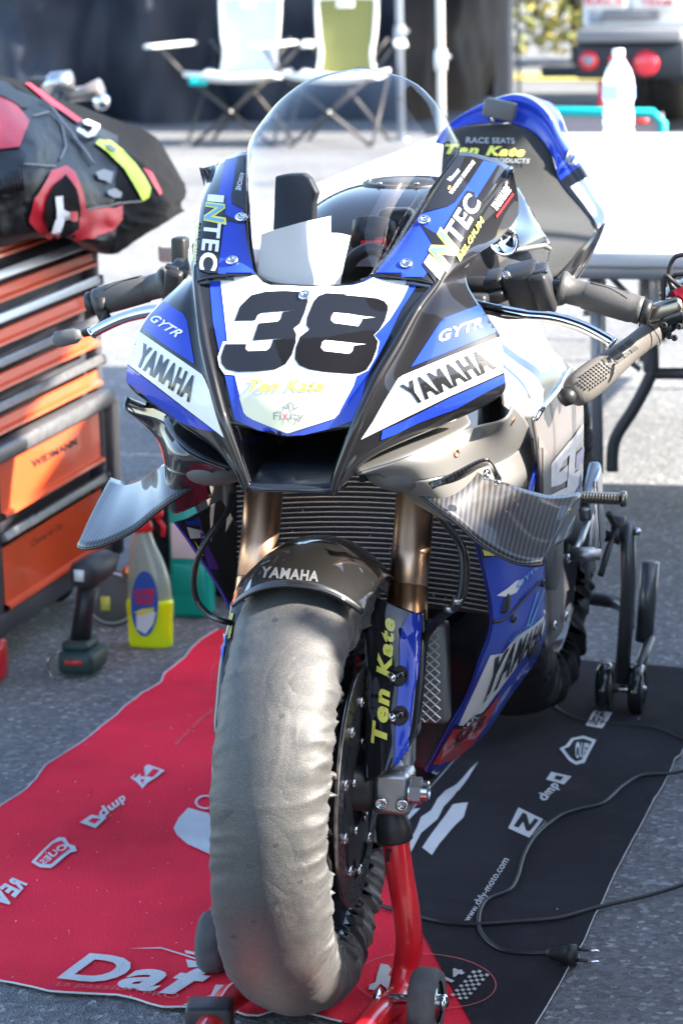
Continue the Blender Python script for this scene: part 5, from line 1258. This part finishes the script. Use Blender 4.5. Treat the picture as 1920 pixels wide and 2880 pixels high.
# impact wrench
def drill():
    b0 = AZ_(235, 1893, 0); T_ = thing('cordless_impact_wrench', 'black cordless impact wrench standing on its green battery', 'power tool', b0)
    MB().box(b0+V((0, .0, .030)), (.074, .10, .045)).build('battery', 'drill_green', T_, bevel=.012); MB().box(b0+V((-.004, .0, .06)), (.055, .075, .02)).build('battery_top', 'drill_green', T_, bevel=.008)
    MB().box(b0+V((0, -.052, .034)), (.034, .003, .009)).build('battery_label', 'print_red', T_)
    MB().tube([b0+V((-.004, 0, .06)), b0+V((.006, .0, .12)), b0+V((.018, .0, .175))], [.021, .018, .022], 18).build('handle', 'satin_black', T_)
    h = b0+V((.022, 0, .205)); MB().lathe([(0, -.045), (.020, -.044), (.030, -.03), (.031, .03), (.026, .07), (.018, .09), (.008, .092), (.008, .12)], h, (.10, .99, .0), 28).build('motor_housing', 'drill_body', T_)
    MB().box(h+V((-.006, -.046, 0)), (.020, .004, .022), Matrix.Rotation(-.10, 3, 'Z')).build('end_label', 'white_plastic', T_)
    MB().tube(spline([b0+V((-.035, -.03, .05)), b0+V((-.06, -.03, .03)), b0+V((-.055, -.03, .0)), b0+V((-.035, -.04, -.0))], 16), .0022, 6).build('belt_hook', 'steel', T_)
mat('drill_green', (.02, .045, .043), .5); mat('drill_body', (.03, .034, .038), .5); drill()
d0 = AZ_(292, 1780, 0)+V((.0, .06, 0))
T_ = thing('grinding_disc', 'round grey grinding disc with yellow hub standing behind the impact wrench', 'disc', d0)
MB().lathe([(.058, -.006), (.060, -.003), (.060, .003), (.058, .006), (.01, .008)], d0+V((0, 0, .06)), (.25, -.97, .05), 48).build('disc', 'pod_grey', T_)
MB().lathe([(.05, .0085), (.054, .0085), (.054, .007)], d0+V((0, 0, .06)), (.25, -.97, .05), 48, caps=False).build('disc_rim', 'strip_alloy', T_)
MB().lathe([(.013, 0), (.015, .006), (.012, .014), (0, .014)], d0+V((.042, -.01, .118)), (.25, -.97, .05), 20).build('hub_ring', 'gold_tube', T_)
MB().box(d0+V((-.01, -.014, .05)), (.02, .003, .03)).build('disc_label', 'print_yellow', T_)
o = MB().box(AZ_(-12, 1870, .05)+V((-.012, .03, 0)), (.04, .06, .08)).build('red_jerry_can', 'stand_red', None, bevel=.012); tag(o, 'corner of a red plastic can at the left edge beside the chest', 'can')
o.name = 'plastic_can'

# ------------------------------------------------------------ folding table, bottle, camping chair
mat('table_white', (.62, .62, .60), .45, noise_s=3, noise_a=.03); mat('leg_steel', (.30, .31, .33), .4, .6); mat('leg_dark', (.06, .062, .066), .45, .4)
def table():
    T_ = thing('folding_table', 'long white folding table with steel legs behind the motorcycle', 'table', (0, 3.5, 0))
    for y0, y1 in ((2.36, 3.78), (3.784, 5.20)):
        MB().box((-.13, (y0+y1)/2, .72), (1.66, y1-y0, .038)).build('table_top', 'table_white', T_, bevel=.008)
        MB().box((-.13, y0+.035, .688), (1.58, .03, .026)).build('front_rail', 'leg_steel', T_, bevel=.003)
        MB().box((-.13, y1-.035, .688), (1.58, .03, .026)).build('rear_rail', 'leg_steel', T_, bevel=.003)
    for px_ in (1650, 1700, 1790, 1822, 1850, 1890): MB().lathe([(.013, 0), (.011, .006), (0, .007)], AY(px_, 722 if px_ < 1800 else 730, 2.37), (0, -1, 0), 12).build('rail_bolt', 'chrome', T_)
    MB().box(AY(1790,720,2.366), (.14, .006, .026)).build('hinge_plate', 'clip_metal', T_, bevel=.002)
    for (a, b_, r, m) in (((1672,742,2.5),(1680,1330,2.5),.0125,'leg_steel'), ((1688,742,2.56),(1690,1010,2.56),.010,'table_white'), ((1836,742,2.5),(1842,870,2.5),.011,'strip_alloy'), ((1862,742,2.56),(1868,870,2.56),.011,'leg_steel')):
        MB().tube([AY(*a), AY(*b_)], r, 12).build('table_leg', m, T_)
    MB().tube([AY(1820,742,2.52), AY(1822,1045,2.52)], .012, 12).build('table_leg', 'leg_steel', T_)
    p = [AY(1825,870,2.52), AY(1835,1020,2.52), AY(1822,1070,2.52), AY(1780,1150,2.52), AY(1735,1220,2.52), AY(1722,1265,2.52), AY(1720,1325,2.52)]
    MB().tube(spline(p, 50), .0135, 14).build('table_leg', 'leg_dark', T_)
    MB().tube([AY(1832,1050,2.52), AY(2100,1052,2.52)], .0125, 12).build('leg_brace', 'leg_dark', T_)
    for a, b_ in (((1650,745),(1700,800)), ((1700,745),(1655,800)), ((1700,760),(1830,900)), ((1640,880),(1690,880)), ((1700,960),(1800,1040))): MB().tube([AY(*a, 2.58), AY(*b_, 2.58)], .007, 8).build('cross_brace', 'leg_steel', T_)
    for x in (-.9, .62):
        for y in (2.5, 5.0): MB().tube([V((x, y, 0)), V((x, y, .69))], .013, 10).build('table_leg', 'leg_steel', T_)
table()
def water():
    b0 = V((-.303, 4.423, .741)); T_ = thing('water_bottle', 'clear plastic water bottle with a white cap on the white table', 'bottle', b0)
    pr = [(.0, .0), (.038, .0), (.043, .008), (.043, .03), (.040, .04), (.043, .05), (.043, .07), (.040, .08), (.043, .09), (.043, .12), (.039, .135), (.041, .15), (.044, .155), (.044, .195), (.042, .21), (.034, .235), (.018, .262), (.0135, .268), (.0135, .282)]
    MB().lathe(pr, b0, (0, 0, 1), 40, caps=False).build('bottle_body', 'bottle_pet', T_)
    MB().lathe([(.0150, .27), (.0165, .272), (.0165, .288), (.015, .291), (0, .291)], b0, (0, 0, 1), 30).build('cap', 'white_plastic', T_)
    MB().lathe([(.0448, .157), (.0448, .192)], b0, (0, 0, 1), 40, caps=False).build('label', 'label_pale', T_)
mat('bottle_pet', (.8, .84, .86), .12, trans=.5, coat=.5); mat('label_pale', (.35, .5, .8), .4); water()
mat('chair_teal', (.0, .38, .38), .5); mat('chair_mesh', (.30, .26, .27), .7); mat('chair_pale', (.50, .55, .62), .7); mat('chair_olive', (.17, .17, .05), .7); mat('chair_trim', (.75, .76, .74), .6); mat('chair_leg', (.07, .065, .06), .5, .5)
def teal_chair():
    T_ = thing('camping_chair', 'teal edged camping chair standing behind the white table', 'chair', (-.5, 5.9, 0)); y = 5.9
    c0, c1, c2, c3 = AY(1500,312,y), AY(1862,318,y), AY(1868,400,y), AY(1500,470,y)
    MB().prism([c0, c1, V((c2.x, y, .5)), V((c0.x, y, .5))], (0, .02, 0)).build('backrest', 'chair_mesh', T_, smooth=False)
    MB().tube([V((c0.x, y, .5)), c0+V((0, 0, -.03)), c0+V((.03, 0, 0)), c1+V((-.03, 0, 0)), c1+V((0, 0, -.03)), V((c1.x, y, .5))], .016, 10).build('edge_binding', 'chair_teal', T_)
    MB().box(((c0.x+c1.x)/2, y-.22, .42), (c1.x-c0.x, .42, .02)).build('seat', 'chair_mesh', T_, bevel=.005)
    for x in (c0.x, c1.x):
        for yy in (y, y-.42): MB().tube([V((x, yy, 0)), V((x, yy, .5))], .012, 8).build('leg', 'chair_leg', T_)
    for a, b_ in (((1780,345),(1822,335)),): MB().box(AY(1800,340,y-.02), (.05, .01, .016)).build('logo_patch', 'print_red', T_)
teal_chair()

def folding_chair(px_, py_, D, cl, label, seat, arm_w, name='folding_chair', mirror=1):
    b0 = AZ_(px_, py_, 0); T_ = thing(name, label, 'chair', b0, 'folding chairs by the dark tent wall'); s_ = D
    P = lambda x, y, z: b0+V((x*mirror, y, z))
    # backrest: shaped panel with pale edge
    out = [(-.17,.40),(-.155,.52),(-.17,.62),(-.18,.80),(-.165,.835),(0,.84),(.165,.835),(.18,.80),(.17,.62),(.155,.52),(.17,.40)]
    MB().prism([P(x, .02+.12*(z-.4), z) for x, z in out], (0, .025, 0)).build('backrest', cl, T_, smooth=False, bevel=.006)
    MB().tube(spline([P(x, .015+.12*(z-.4), z) for x, z in out], 60), .013, 8).build('edge_binding', 'chair_trim', T_)
    MB().box(P(0, .02, .80), (.10, .02, .04)).build('logo_patch', 'chair_trim', T_, bevel=.003)
    sd_ = [[P(x, y, .40-.03*(1-(x/.26)**2)+.02*((y+.2)/.2)**2) for x in (-.26, -.13, 0, .13, .26)] for y in (-.42, -.2, .03)]
    MB().grid(patch(sd_, 10, 16)).build('seat', seat, T_, solid=.02)
    MB().tube([P(-.27, -.42, .42), P(0, -.44, .40), P(.27, -.42, .42)], .017, 8).build('seat_edge', 'chair_trim', T_)
    for s in (-1, 1):
        MB().box(P(s*arm_w, -.20, .58), (.075, .48, .022), Matrix.Rotation(s*.25, 3, 'Z')).build('armrest', 'chair_trim', T_, bevel=.009)
        MB().tube([P(s*arm_w, -.40, .57), P(s*.27, -.42, .42)], .010, 8).build('arm_post', 'chair_leg', T_)
        MB().tube([P(s*.26, -.42, .41), P(-s*.25, -.38, .0)], .011, 8).build('leg', 'chair_leg', T_)
        MB().tube([P(s*.25, .05, .60), P(-s*.25, .05, .0)], .011, 8).build('leg', 'chair_leg', T_)
        MB().tube([P(s*.26, -.42, .02), P(s*.25, .05, .40)], .010, 8).build('leg', 'chair_leg', T_)
        MB().lathe([(.018, -.01), (.018, .01)], P(0, -.42, .20), (0, 1, 0), 10).build('leg_joint', 'clip_metal', T_)
    return T_
folding_chair(705, 395, 1, 'chair_pale', 'pale grey folding camping chair, the left one of the pair', 'chair_trim', .42)
folding_chair(975, 398, 1, 'chair_olive', 'olive green folding camping chair, the right one of the pair', 'chair_trim', .38)
o = MB().box(AY(560,232,13.0), (.10, .1, .03)).box(AY(545,222,13.0), (.04, .06, .03)).build('folded_towel', 'chair_teal', None, bevel=.01); tag(o, 'small teal cloth lying on the seat of the pale folding chair', 'cloth')

# ------------------------------------------------------------ tents, poles, trailer, bushes
mat('tent_navy', (.015, .021, .036), .65, bump=.5, bump_s=8, noise_s=.9, noise_a=.4); mat('tent_brown', (.035, .028, .026), .7, noise_s=3, noise_a=.3); mat('pole_white', (.72, .72, .70), .5, .1); mat('pole_grey', (.25, .28, .33), .5, .3)
def sheet(name, a, b_, z1, m, label, amp=.06, cat='tent wall', n=120, seed=0):
    a, b_ = V(a), V(b_); rows = []; d = (b_-a); L = d.length; nrm = V((-d.y, d.x, 0)).normalized()
    for i in range(31):
        z = z1*i/30; row = []
        for j in range(n+1):
            u = j/n; w_ = amp*(noise.ridged_multi_fractal(V((u*L*1.2, z*1.1, seed)), 1, 2, 3, 1, 2)-1)+amp*.6*noise.noise(V((u*L*3, z*1.6, seed+7)))+amp*.4*sin(u*L*9+2*noise.noise(V((u*L, z, 3))))
            row.append(a+d*u+nrm*w_+V((0, 0, z)))
        rows.append(row)
    o = MB().grid(rows).build(name, m); return tag(o, label, cat)
A0 = AZ_(-60, 350); A1 = AZ_(1180, 338)
sheet('tent_side_wall', A0, A1, 3.0, 'tent_navy', 'wrinkled dark navy tent wall behind the two folding chairs', .20)
B0 = AZ_(1175, 345); B1 = AZ_(1400, 268)
sheet('tent_curtain', B0+V((.0, -.15, 0)), B1, 3.0, 'tent_brown', 'brownish black tent curtain to the right of the white pole', .07, 'tent curtain', 60, 4)
sheet('tent_flap', AZ_(1395, 272), AZ_(1452, 250), 3.0, 'tent_navy', 'narrow dark tent flap beside the yellow bushes', .03, 'tent flap', 20, 9)
def pole(px_, py_, w_, m, label, lean=0, D=None):
    p = AZ_(px_, py_); T_ = thing('tent_pole', label, 'pole', p)
    MB().tube([p, p+V((lean, 0, 1.2)), p+V((lean*2, 0, 2.6))], w_, 12).build('upright', m, T_); MB().box(p+V((0, 0, .006)), (w_*5, w_*5, .012)).build('foot_plate', 'clip_metal', T_)
    MB().lathe([(w_*1.5, -.05), (w_*1.6, 0), (w_*1.5, .05)], p+V((lean*.5, 0, .62)), (0, 0, 1), 12).build('collar', m, T_); MB().tube([p+V((lean*.5, 0, .62)), p+V((lean*.5+w_*2.6, -.03, .64))], w_*.6, 8).build('thumb_screw', 'clip_metal', T_)
pole(1243, 520, .020, 'pole_white', 'bright white tent pole rising right of the windscreen')
pole(1128, 395, .022, 'pole_grey', 'grey blue tent pole between the olive chair and the white pole')
pole(42, 330, .022, 'pole_grey', 'thin pale tent pole at the top left corner above the leathers', -.04)
pole(1460, 380, .010, 'leg_dark', 'thin dark tent pole in front of the bushes')
def bushes():
    base = AZ_(1530, 212, 0); rnd = random.Random(11)
    for k, (cx_, w_, h_, ms) in enumerate(((0, 1.3, 2.6, 0), (1.3, 1.2, 2.3, 1), (-1.4, 1.4, 2.5, 0), (2.6, 1.2, 2.2, 1))):
        c_ = base+V((cx_*.9, 1.4+.5*(k % 2), 0)); T_ = thing('shrub', ('pale yellow green shrub in the sun beside the dark tent flap', 'orange brown tinged shrub next to the trailer', 'yellow green shrub hidden behind the dark tent flap', 'dry brown shrub behind the trailer')[k], 'shrub', c_)
        vs = []; fs = []; mi = []
        for j in range(2600):
            t = rnd.uniform(0, 2*pi); v = rnd.random(); r = w_*.6*sqrt(rnd.random())*(1-.5*v)*(1+.3*noise.noise(V((cos(t)*2, sin(t)*2, v*4+k)))); p = c_+V((cos(t)*r, sin(t)*r*.6, .1+v*h_))
            if noise.noise(p*2.4) < -.25: continue
            q = Matrix.Rotation(rnd.uniform(0, 6.3), 3, V((rnd.uniform(-1, 1), rnd.uniform(-1, 1), rnd.uniform(-1, 1))).normalized()); L = rnd.uniform(.05, .11); n = len(vs)
            for a in ((-L, 0, 0), (0, -L*.35, 0), (L, 0, 0), (0, L*.35, 0)): vs.append(p+q @ V(a))
            fs.append((n, n+1, n+2, n+3)); mi.append(rnd.choice((0, 0, 1, 2 if ms else 1)))
        ob('crown', vs, fs, ['leaf_yellow', 'leaf_green', 'leaf_orange'], T_, smooth=False, mi=mi)
        for a in range(4): MB().tube([c_, c_+V((rnd.uniform(-.2, .2), 0, h_*.4)), c_+V((rnd.uniform(-.4, .4), 0, h_*.8))], [.04, .025, .01], 6).build('stem', 'chair_leg', T_)
mat('leaf_yellow', (.42, .36, .10), .6); mat('leaf_green', (.16, .18, .06), .6); mat('leaf_orange', (.38, .16, .05), .6); bushes()
o = MB().grid([[AZ_(x, y, .01) for x in (1300, 1500, 1700)] for y in (226, 214, 204)]).build('sunlit_strip', 'leaf_yellow'); tag(o, kind='structure')  # sunlit strip of ground, its brightness put into the colour
mat('panel_white', (.74, .77, .8), .4, coat=.3); mat('lamp_red', (.65, .012, .03), .25, coat=1); mat('bumper', (.012, .016, .024), .5); mat('plate_grey', (.16, .16, .17), .5)
def trailer():
    Y = 14.0; T_ = thing('trailer', 'white trailer with dark bumper and round red tail lamps at the top right', 'trailer', (-1.6, Y, 0))
    def bx(a, b_, y, d, m, name, bev=.01):
        p, q = AY(*a, y), AY(*b_, y); MB().box(((p.x+q.x)/2, y+d/2, (p.z+q.z)/2), (abs(q.x-p.x), d, abs(q.z-p.z))).build(name, m, T_, bevel=bev)
    p = AY(1632, 82, Y); MB().box((p.x+.9, Y+1.7, p.z+1.0), (1.8, 3.3, 2.0)).build('body', 'panel_white', T_, bevel=.03)
    bx((1652,30), (1700,64), Y+.02, .03, 'pole_grey', 'blue_panel'); bx((1692,28), (1852,58), Y-.01, .03, 'plate_grey', 'number_plate')
    bx((1640,-20), (1765,27), Y-.02, .02, 'table_white', 'banner'); bx((1775,-20), (1905,27), Y-.02, .02, 'table_white', 'banner')
    pl = Plane((0, Y-.025, 0), (0, -1, 0))
    text_on(pl, 'RACE', [(1645,14),(1752,14),(1752,-8),(1645,-8)], 'print_red', 'lettering', T_, .002, cell=60, bold=.02); text_on(pl, 'TEAM', [(1800,16),(1890,16),(1890,-4),(1800,-4)], 'print_red', 'lettering', T_, .002, cell=60, bold=.02)
    bx((1618,84), (1915,118), Y-.22, .3, 'plate_grey', 'step'); bx((1612,118), (1930,222), Y-.15, .2, 'bumper', 'bumper', .03); bx((1880,160), (2100,235), Y-.12, .2, 'bumper', 'bumper', .03)
    for px_, r, in_ in ((1655, .056, 1), (1735, .052, 0), (1815, .074, 0)):
        c_ = AY(px_, 170 if px_ < 1800 else 178, Y-.16); l = MB().lathe([(r, .02), (r*1.02, -.005), (r*.8, -.018), (r*.4, -.026), (0, -.028)], c_, (0, 1, 0), 32).build('tail_lamp', 'lamp_red', T_)
        if in_: MB().lathe([(r*.55, -.024), (r*.3, -.03), (0, -.032)], c_, (0, 1, 0), 24).build('reflector', 'pole_grey', l)
    for px_ in (1800, 1870):
        c_ = AZ_(px_, 345, 0); MB().lathe([(.12, -.09), (.27, -.10), (.31, -.05), (.31, .05), (.27, .10), (.12, .09)], V((c_.x, Y+.9, .31)), (1, 0, 0), 36).build('wheel', 'rubber', T_)
    MB().box((AY(1760, 250, Y).x, Y+.5, .33), (1.2, .1, .06)).build('axle', 'bumper', T_)
    MB().tube([AY(1690, 225, Y), V((AY(1690, 225, Y).x, Y, .0))], .02, 8).build('jack_leg', 'cap_red', T_)
    c_ = AY(1640, 225, Y); 
    MB().box((c_.x+1.0, Y+1.7, .42), (1.9, 3.3, .1)).build('chassis', 'bumper', T_)
trailer()

# ------------------------------------------------------------ scooter whose handlebar leans into the picture on the right
def scooter():
    Y = .36; T_ = thing('electric_scooter', 'electric scooter with ergonomic rubber grip reaching in at the right edge', 'scooter', (.5, .5, 0))
    a, b_ = AY(1600,1115,.33), AY(1845,925,.42); d = (b_-a).normalized(); e = b_+d*.16
    up = (V((0, -.6, .8))-d*V((0, -.6, .8)).dot(d)).normalized(); si = d.cross(up)
    L = (b_-a).length
    ps = [a+d*(L*t) for t in (0, .03, .12, .3, .5, .65, .8, .97, 1)]
    rs = [.012, .021, .026, .026, .0225, .0195, .019, .0195, .017]
    g = MB().tube(spline(ps, 40), [max(.004, cr1([V((r, 0, 0)) for r in rs], 8*k/39).x) for k in range(40)], 28, up=up, flat=.82).build('grip', 'grip_warm', T_)
    # raised pimples and blocks
    gb = MB(); vd = (CP-(a+b_)/2).normalized(); vd = (vd-d*vd.dot(d)).normalized(); sd_ = d.cross(vd)
    gv = Surf([v.co+wloc(T_) for v in g.data.vertices], [tuple(p.vertices) for p in g.data.polygons])
    for i in range(13):
        for j in range(9):
            px_ = 1618+i*8.5*cos(-.5)+j*6.6; py_ = 1090-i*8.5*.62+j*6.6*.85-20
            x, y = px_-1668, py_-1058
            if (x*.78-y*.62)**2/52**2+(x*.62+y*.78)**2/30**2 > 1: continue
            h = gv.hit(px_, py_, .0004)
            if h: gb.box(h, (.0032, .0026, .0016), Matrix.Rotation(.6, 3, 'Y'))
    tag(gb.build('grip_pimples', 'grip_warm', g, smooth=False), kind='stuff')
    for i in range(4):
        for j in range(2):
            x0, y0 = 1690+i*21+j*14, 1012-i*15+j*16
            P = [(x0, y0), (x0+17, y0-12), (x0+27, y0-3), (x0+10, y0+9)]
            decal(gv, [P], 'grip_rubber', 'grip_block', g, .0012, 8)
    MB().lathe([(.0215, -.002), (.0215, 0)], b_-d*.012, d, 28, caps=False).build('grip_ring', 'satin_black', T_)
    MB().tube([b_-d*.002, b_+d*.032], .0175, 20).build('clamp_sleeve', 'gloss_black', T_)
    R = d.to_track_quat('X', 'Z').to_matrix()
    MB().box(b_+d*.045+V((.004, -.005, .006)), (.035, .05, .062), R).build('lever_clamp', 'alloy_brown', T_, bevel=.008)
    MB().box(b_+d*.075+V((.004, -.02, .012)), (.05, .04, .05), R).build('brake_housing', 'alloy_brown', T_, bevel=.01)
    MB().box(AY(1870,872,.37), (.055, .03, .028), Matrix.Rotation(-.35, 3, 'Y')).build('lever_body', 'alloy_brown', T_, bevel=.008)
    MB().box(AY(1890,893,.36), (.034, .012, .016), Matrix.Rotation(-.45, 3, 'Y')).build('switch_pod', 'gloss_black', T_, bevel=.004)
    for q in ((1866,915),(1880,945),(1895,950),(1908,918)): screw('clamp_screw', AY(*q, .352), V((0, -1, .2)), .0045, 'matte_black', T_)
    MB().lathe([(.0, -.013), (.010, -.010), (.0135, 0), (.010, .010), (0, .013)], AY(1594,1115,.32), d, 18).build('bar_end_plug', 'satin_black', T_)
    MB().tube([AY(1908,845,.37), AY(1985,800,.42)], .016, 16).build('brake_reservoir', 'red_anodised', T_)
    MB().tube([b_, e, e+d*.1, e+d*.25], .011, 14).build('handlebar', 'satin_black', T_)
    for k, q in enumerate((((1862,870),(1865,800),(1870,775),(1890,790),(1925,815)), ((1925,715),(1895,725),(1880,760),(1885,800),(1920,830)), ((1925,770),(1895,775),(1885,800),(1900,840),(1930,850)), ((1925,800),(1895,810),(1880,840),(1890,870),(1915,850)))):
        MB().tube(spline([AY(*p, .38+.01*k) for p in q], 30), .0032, 8).build('control_cable', 'cable_black', T_)
    c_ = e+d*.12; MB().tube([c_, V((c_.x+.03, c_.y+.05, .55)), V((c_.x+.08, c_.y+.1, .16))], .024, 16).build('steering_tube', 'satin_black', T_)
    w0 = V((c_.x+.09, c_.y+.13, .11)); MB().lathe([(.05, -.02), (.10, -.024), (.11, 0), (.10, .024), (.05, .02)], w0, (1, .2, 0), 36).build('wheel', 'rubber', T_); MB().box(w0+V((.1, .55, .04)), (.17, .8, .05), Matrix.Rotation(-.18, 3, 'Z')).build('deck', 'satin_black', T_, bevel=.012)
mat('grip_warm', (.17, .155, .14), .45, bump=.2, bump_s=300); scooter()

# ------------------------------------------------------------ unseen sail and windbreak added to shade the ground (right of the picture)
def shade():
    T_ = thing('added_windbreak', 'unseen dark panel on poles, added right of the motorcycle to block the sun', 'sun blocker', (2.5, 1, 0))  # added blocker out of view; gap between panels lets sun reach the wheel
    MB().box((2.5, 1.73, 1.07), (.02, 3.74, 2.14)).build('panel', 'tent_navy', T_, smooth=False)
    MB().box((2.5, -3.20, 1.07), (.02, 5.66, 2.14)).build('panel', 'tent_navy', T_, smooth=False)
    for y in (-6.0, -3.2, -.37, -.12, 1.73, 3.58): MB().tube([V((2.53, y, 0)), V((2.53, y, 2.2))], .02, 10).build('post', 'pole_white', T_)
    T_ = thing('added_shade_sail', 'unseen flat canopy on two poles, added high on the right to cast shade', 'canopy', (1.2, 1.3, 0))  # added out of view; slit shaped for a sun streak on the chest
    MB().prism([V((x, y, 2.6)) for x, y in ((.3,1.22),(2.42,1.22),(2.42,1.5),(1.96,2.28),(.3,2.28))], (0, 0, .01)).build('canopy_panel', 'tent_navy', T_, smooth=False)
    MB().prism([V((x, y, 2.6)) for x, y in ((2.70,1.4),(3.45,1.4),(3.45,2.28),(2.26,2.28))], (0, 0, .01)).build('canopy_panel', 'tent_navy', T_, smooth=False)
    MB().tube([V((3.47, 1.38, 0)), V((3.47, 1.38, 2.6)), V((3.47, 2.3, 2.6)), V((3.47, 2.3, 0))], .015, 8).build('frame_pole', 'pole_white', T_)
    MB().tube([V((3.47, 1.2, 2.595)), V((.3, 1.2, 2.595)), V((.3, 2.3, 2.595)), V((3.47, 2.3, 2.595))], .012, 8).build('frame_rail', 'pole_white', T_)
shade()
def unseen_gazebo():  # roof out of view, added to darken reflections in the nose
    T_ = thing('unseen_gazebo', 'unseen dark canopy roof on four poles, added in front for dark reflections', 'unseen_gazebo', (.2, -2.6, 0))
    zs = lambda x, y: 2.75+.5*(1-abs(x-.2)/1.8)*(1-abs(y+2.6)/2.6)
    g = [[V((x, y, 2.75+.3*min(1-abs(x-.45)/1.15, 1-abs(y+2.0)/1.7))) for x in [-.7+2.3*i/12 for i in range(13)]] for y in [-3.7+3.4*j/14 for j in range(15)]]
    MB().grid(g).build('roof', 'tent_navy', T_, solid=.004)
    for x in (-.68, 1.58):
        for y in (-3.68, -1.9): MB().tube([V((x, y, 0)), V((x, y, 2.76))], .02, 10).build('pole', 'pole_white', T_)
unseen_gazebo()
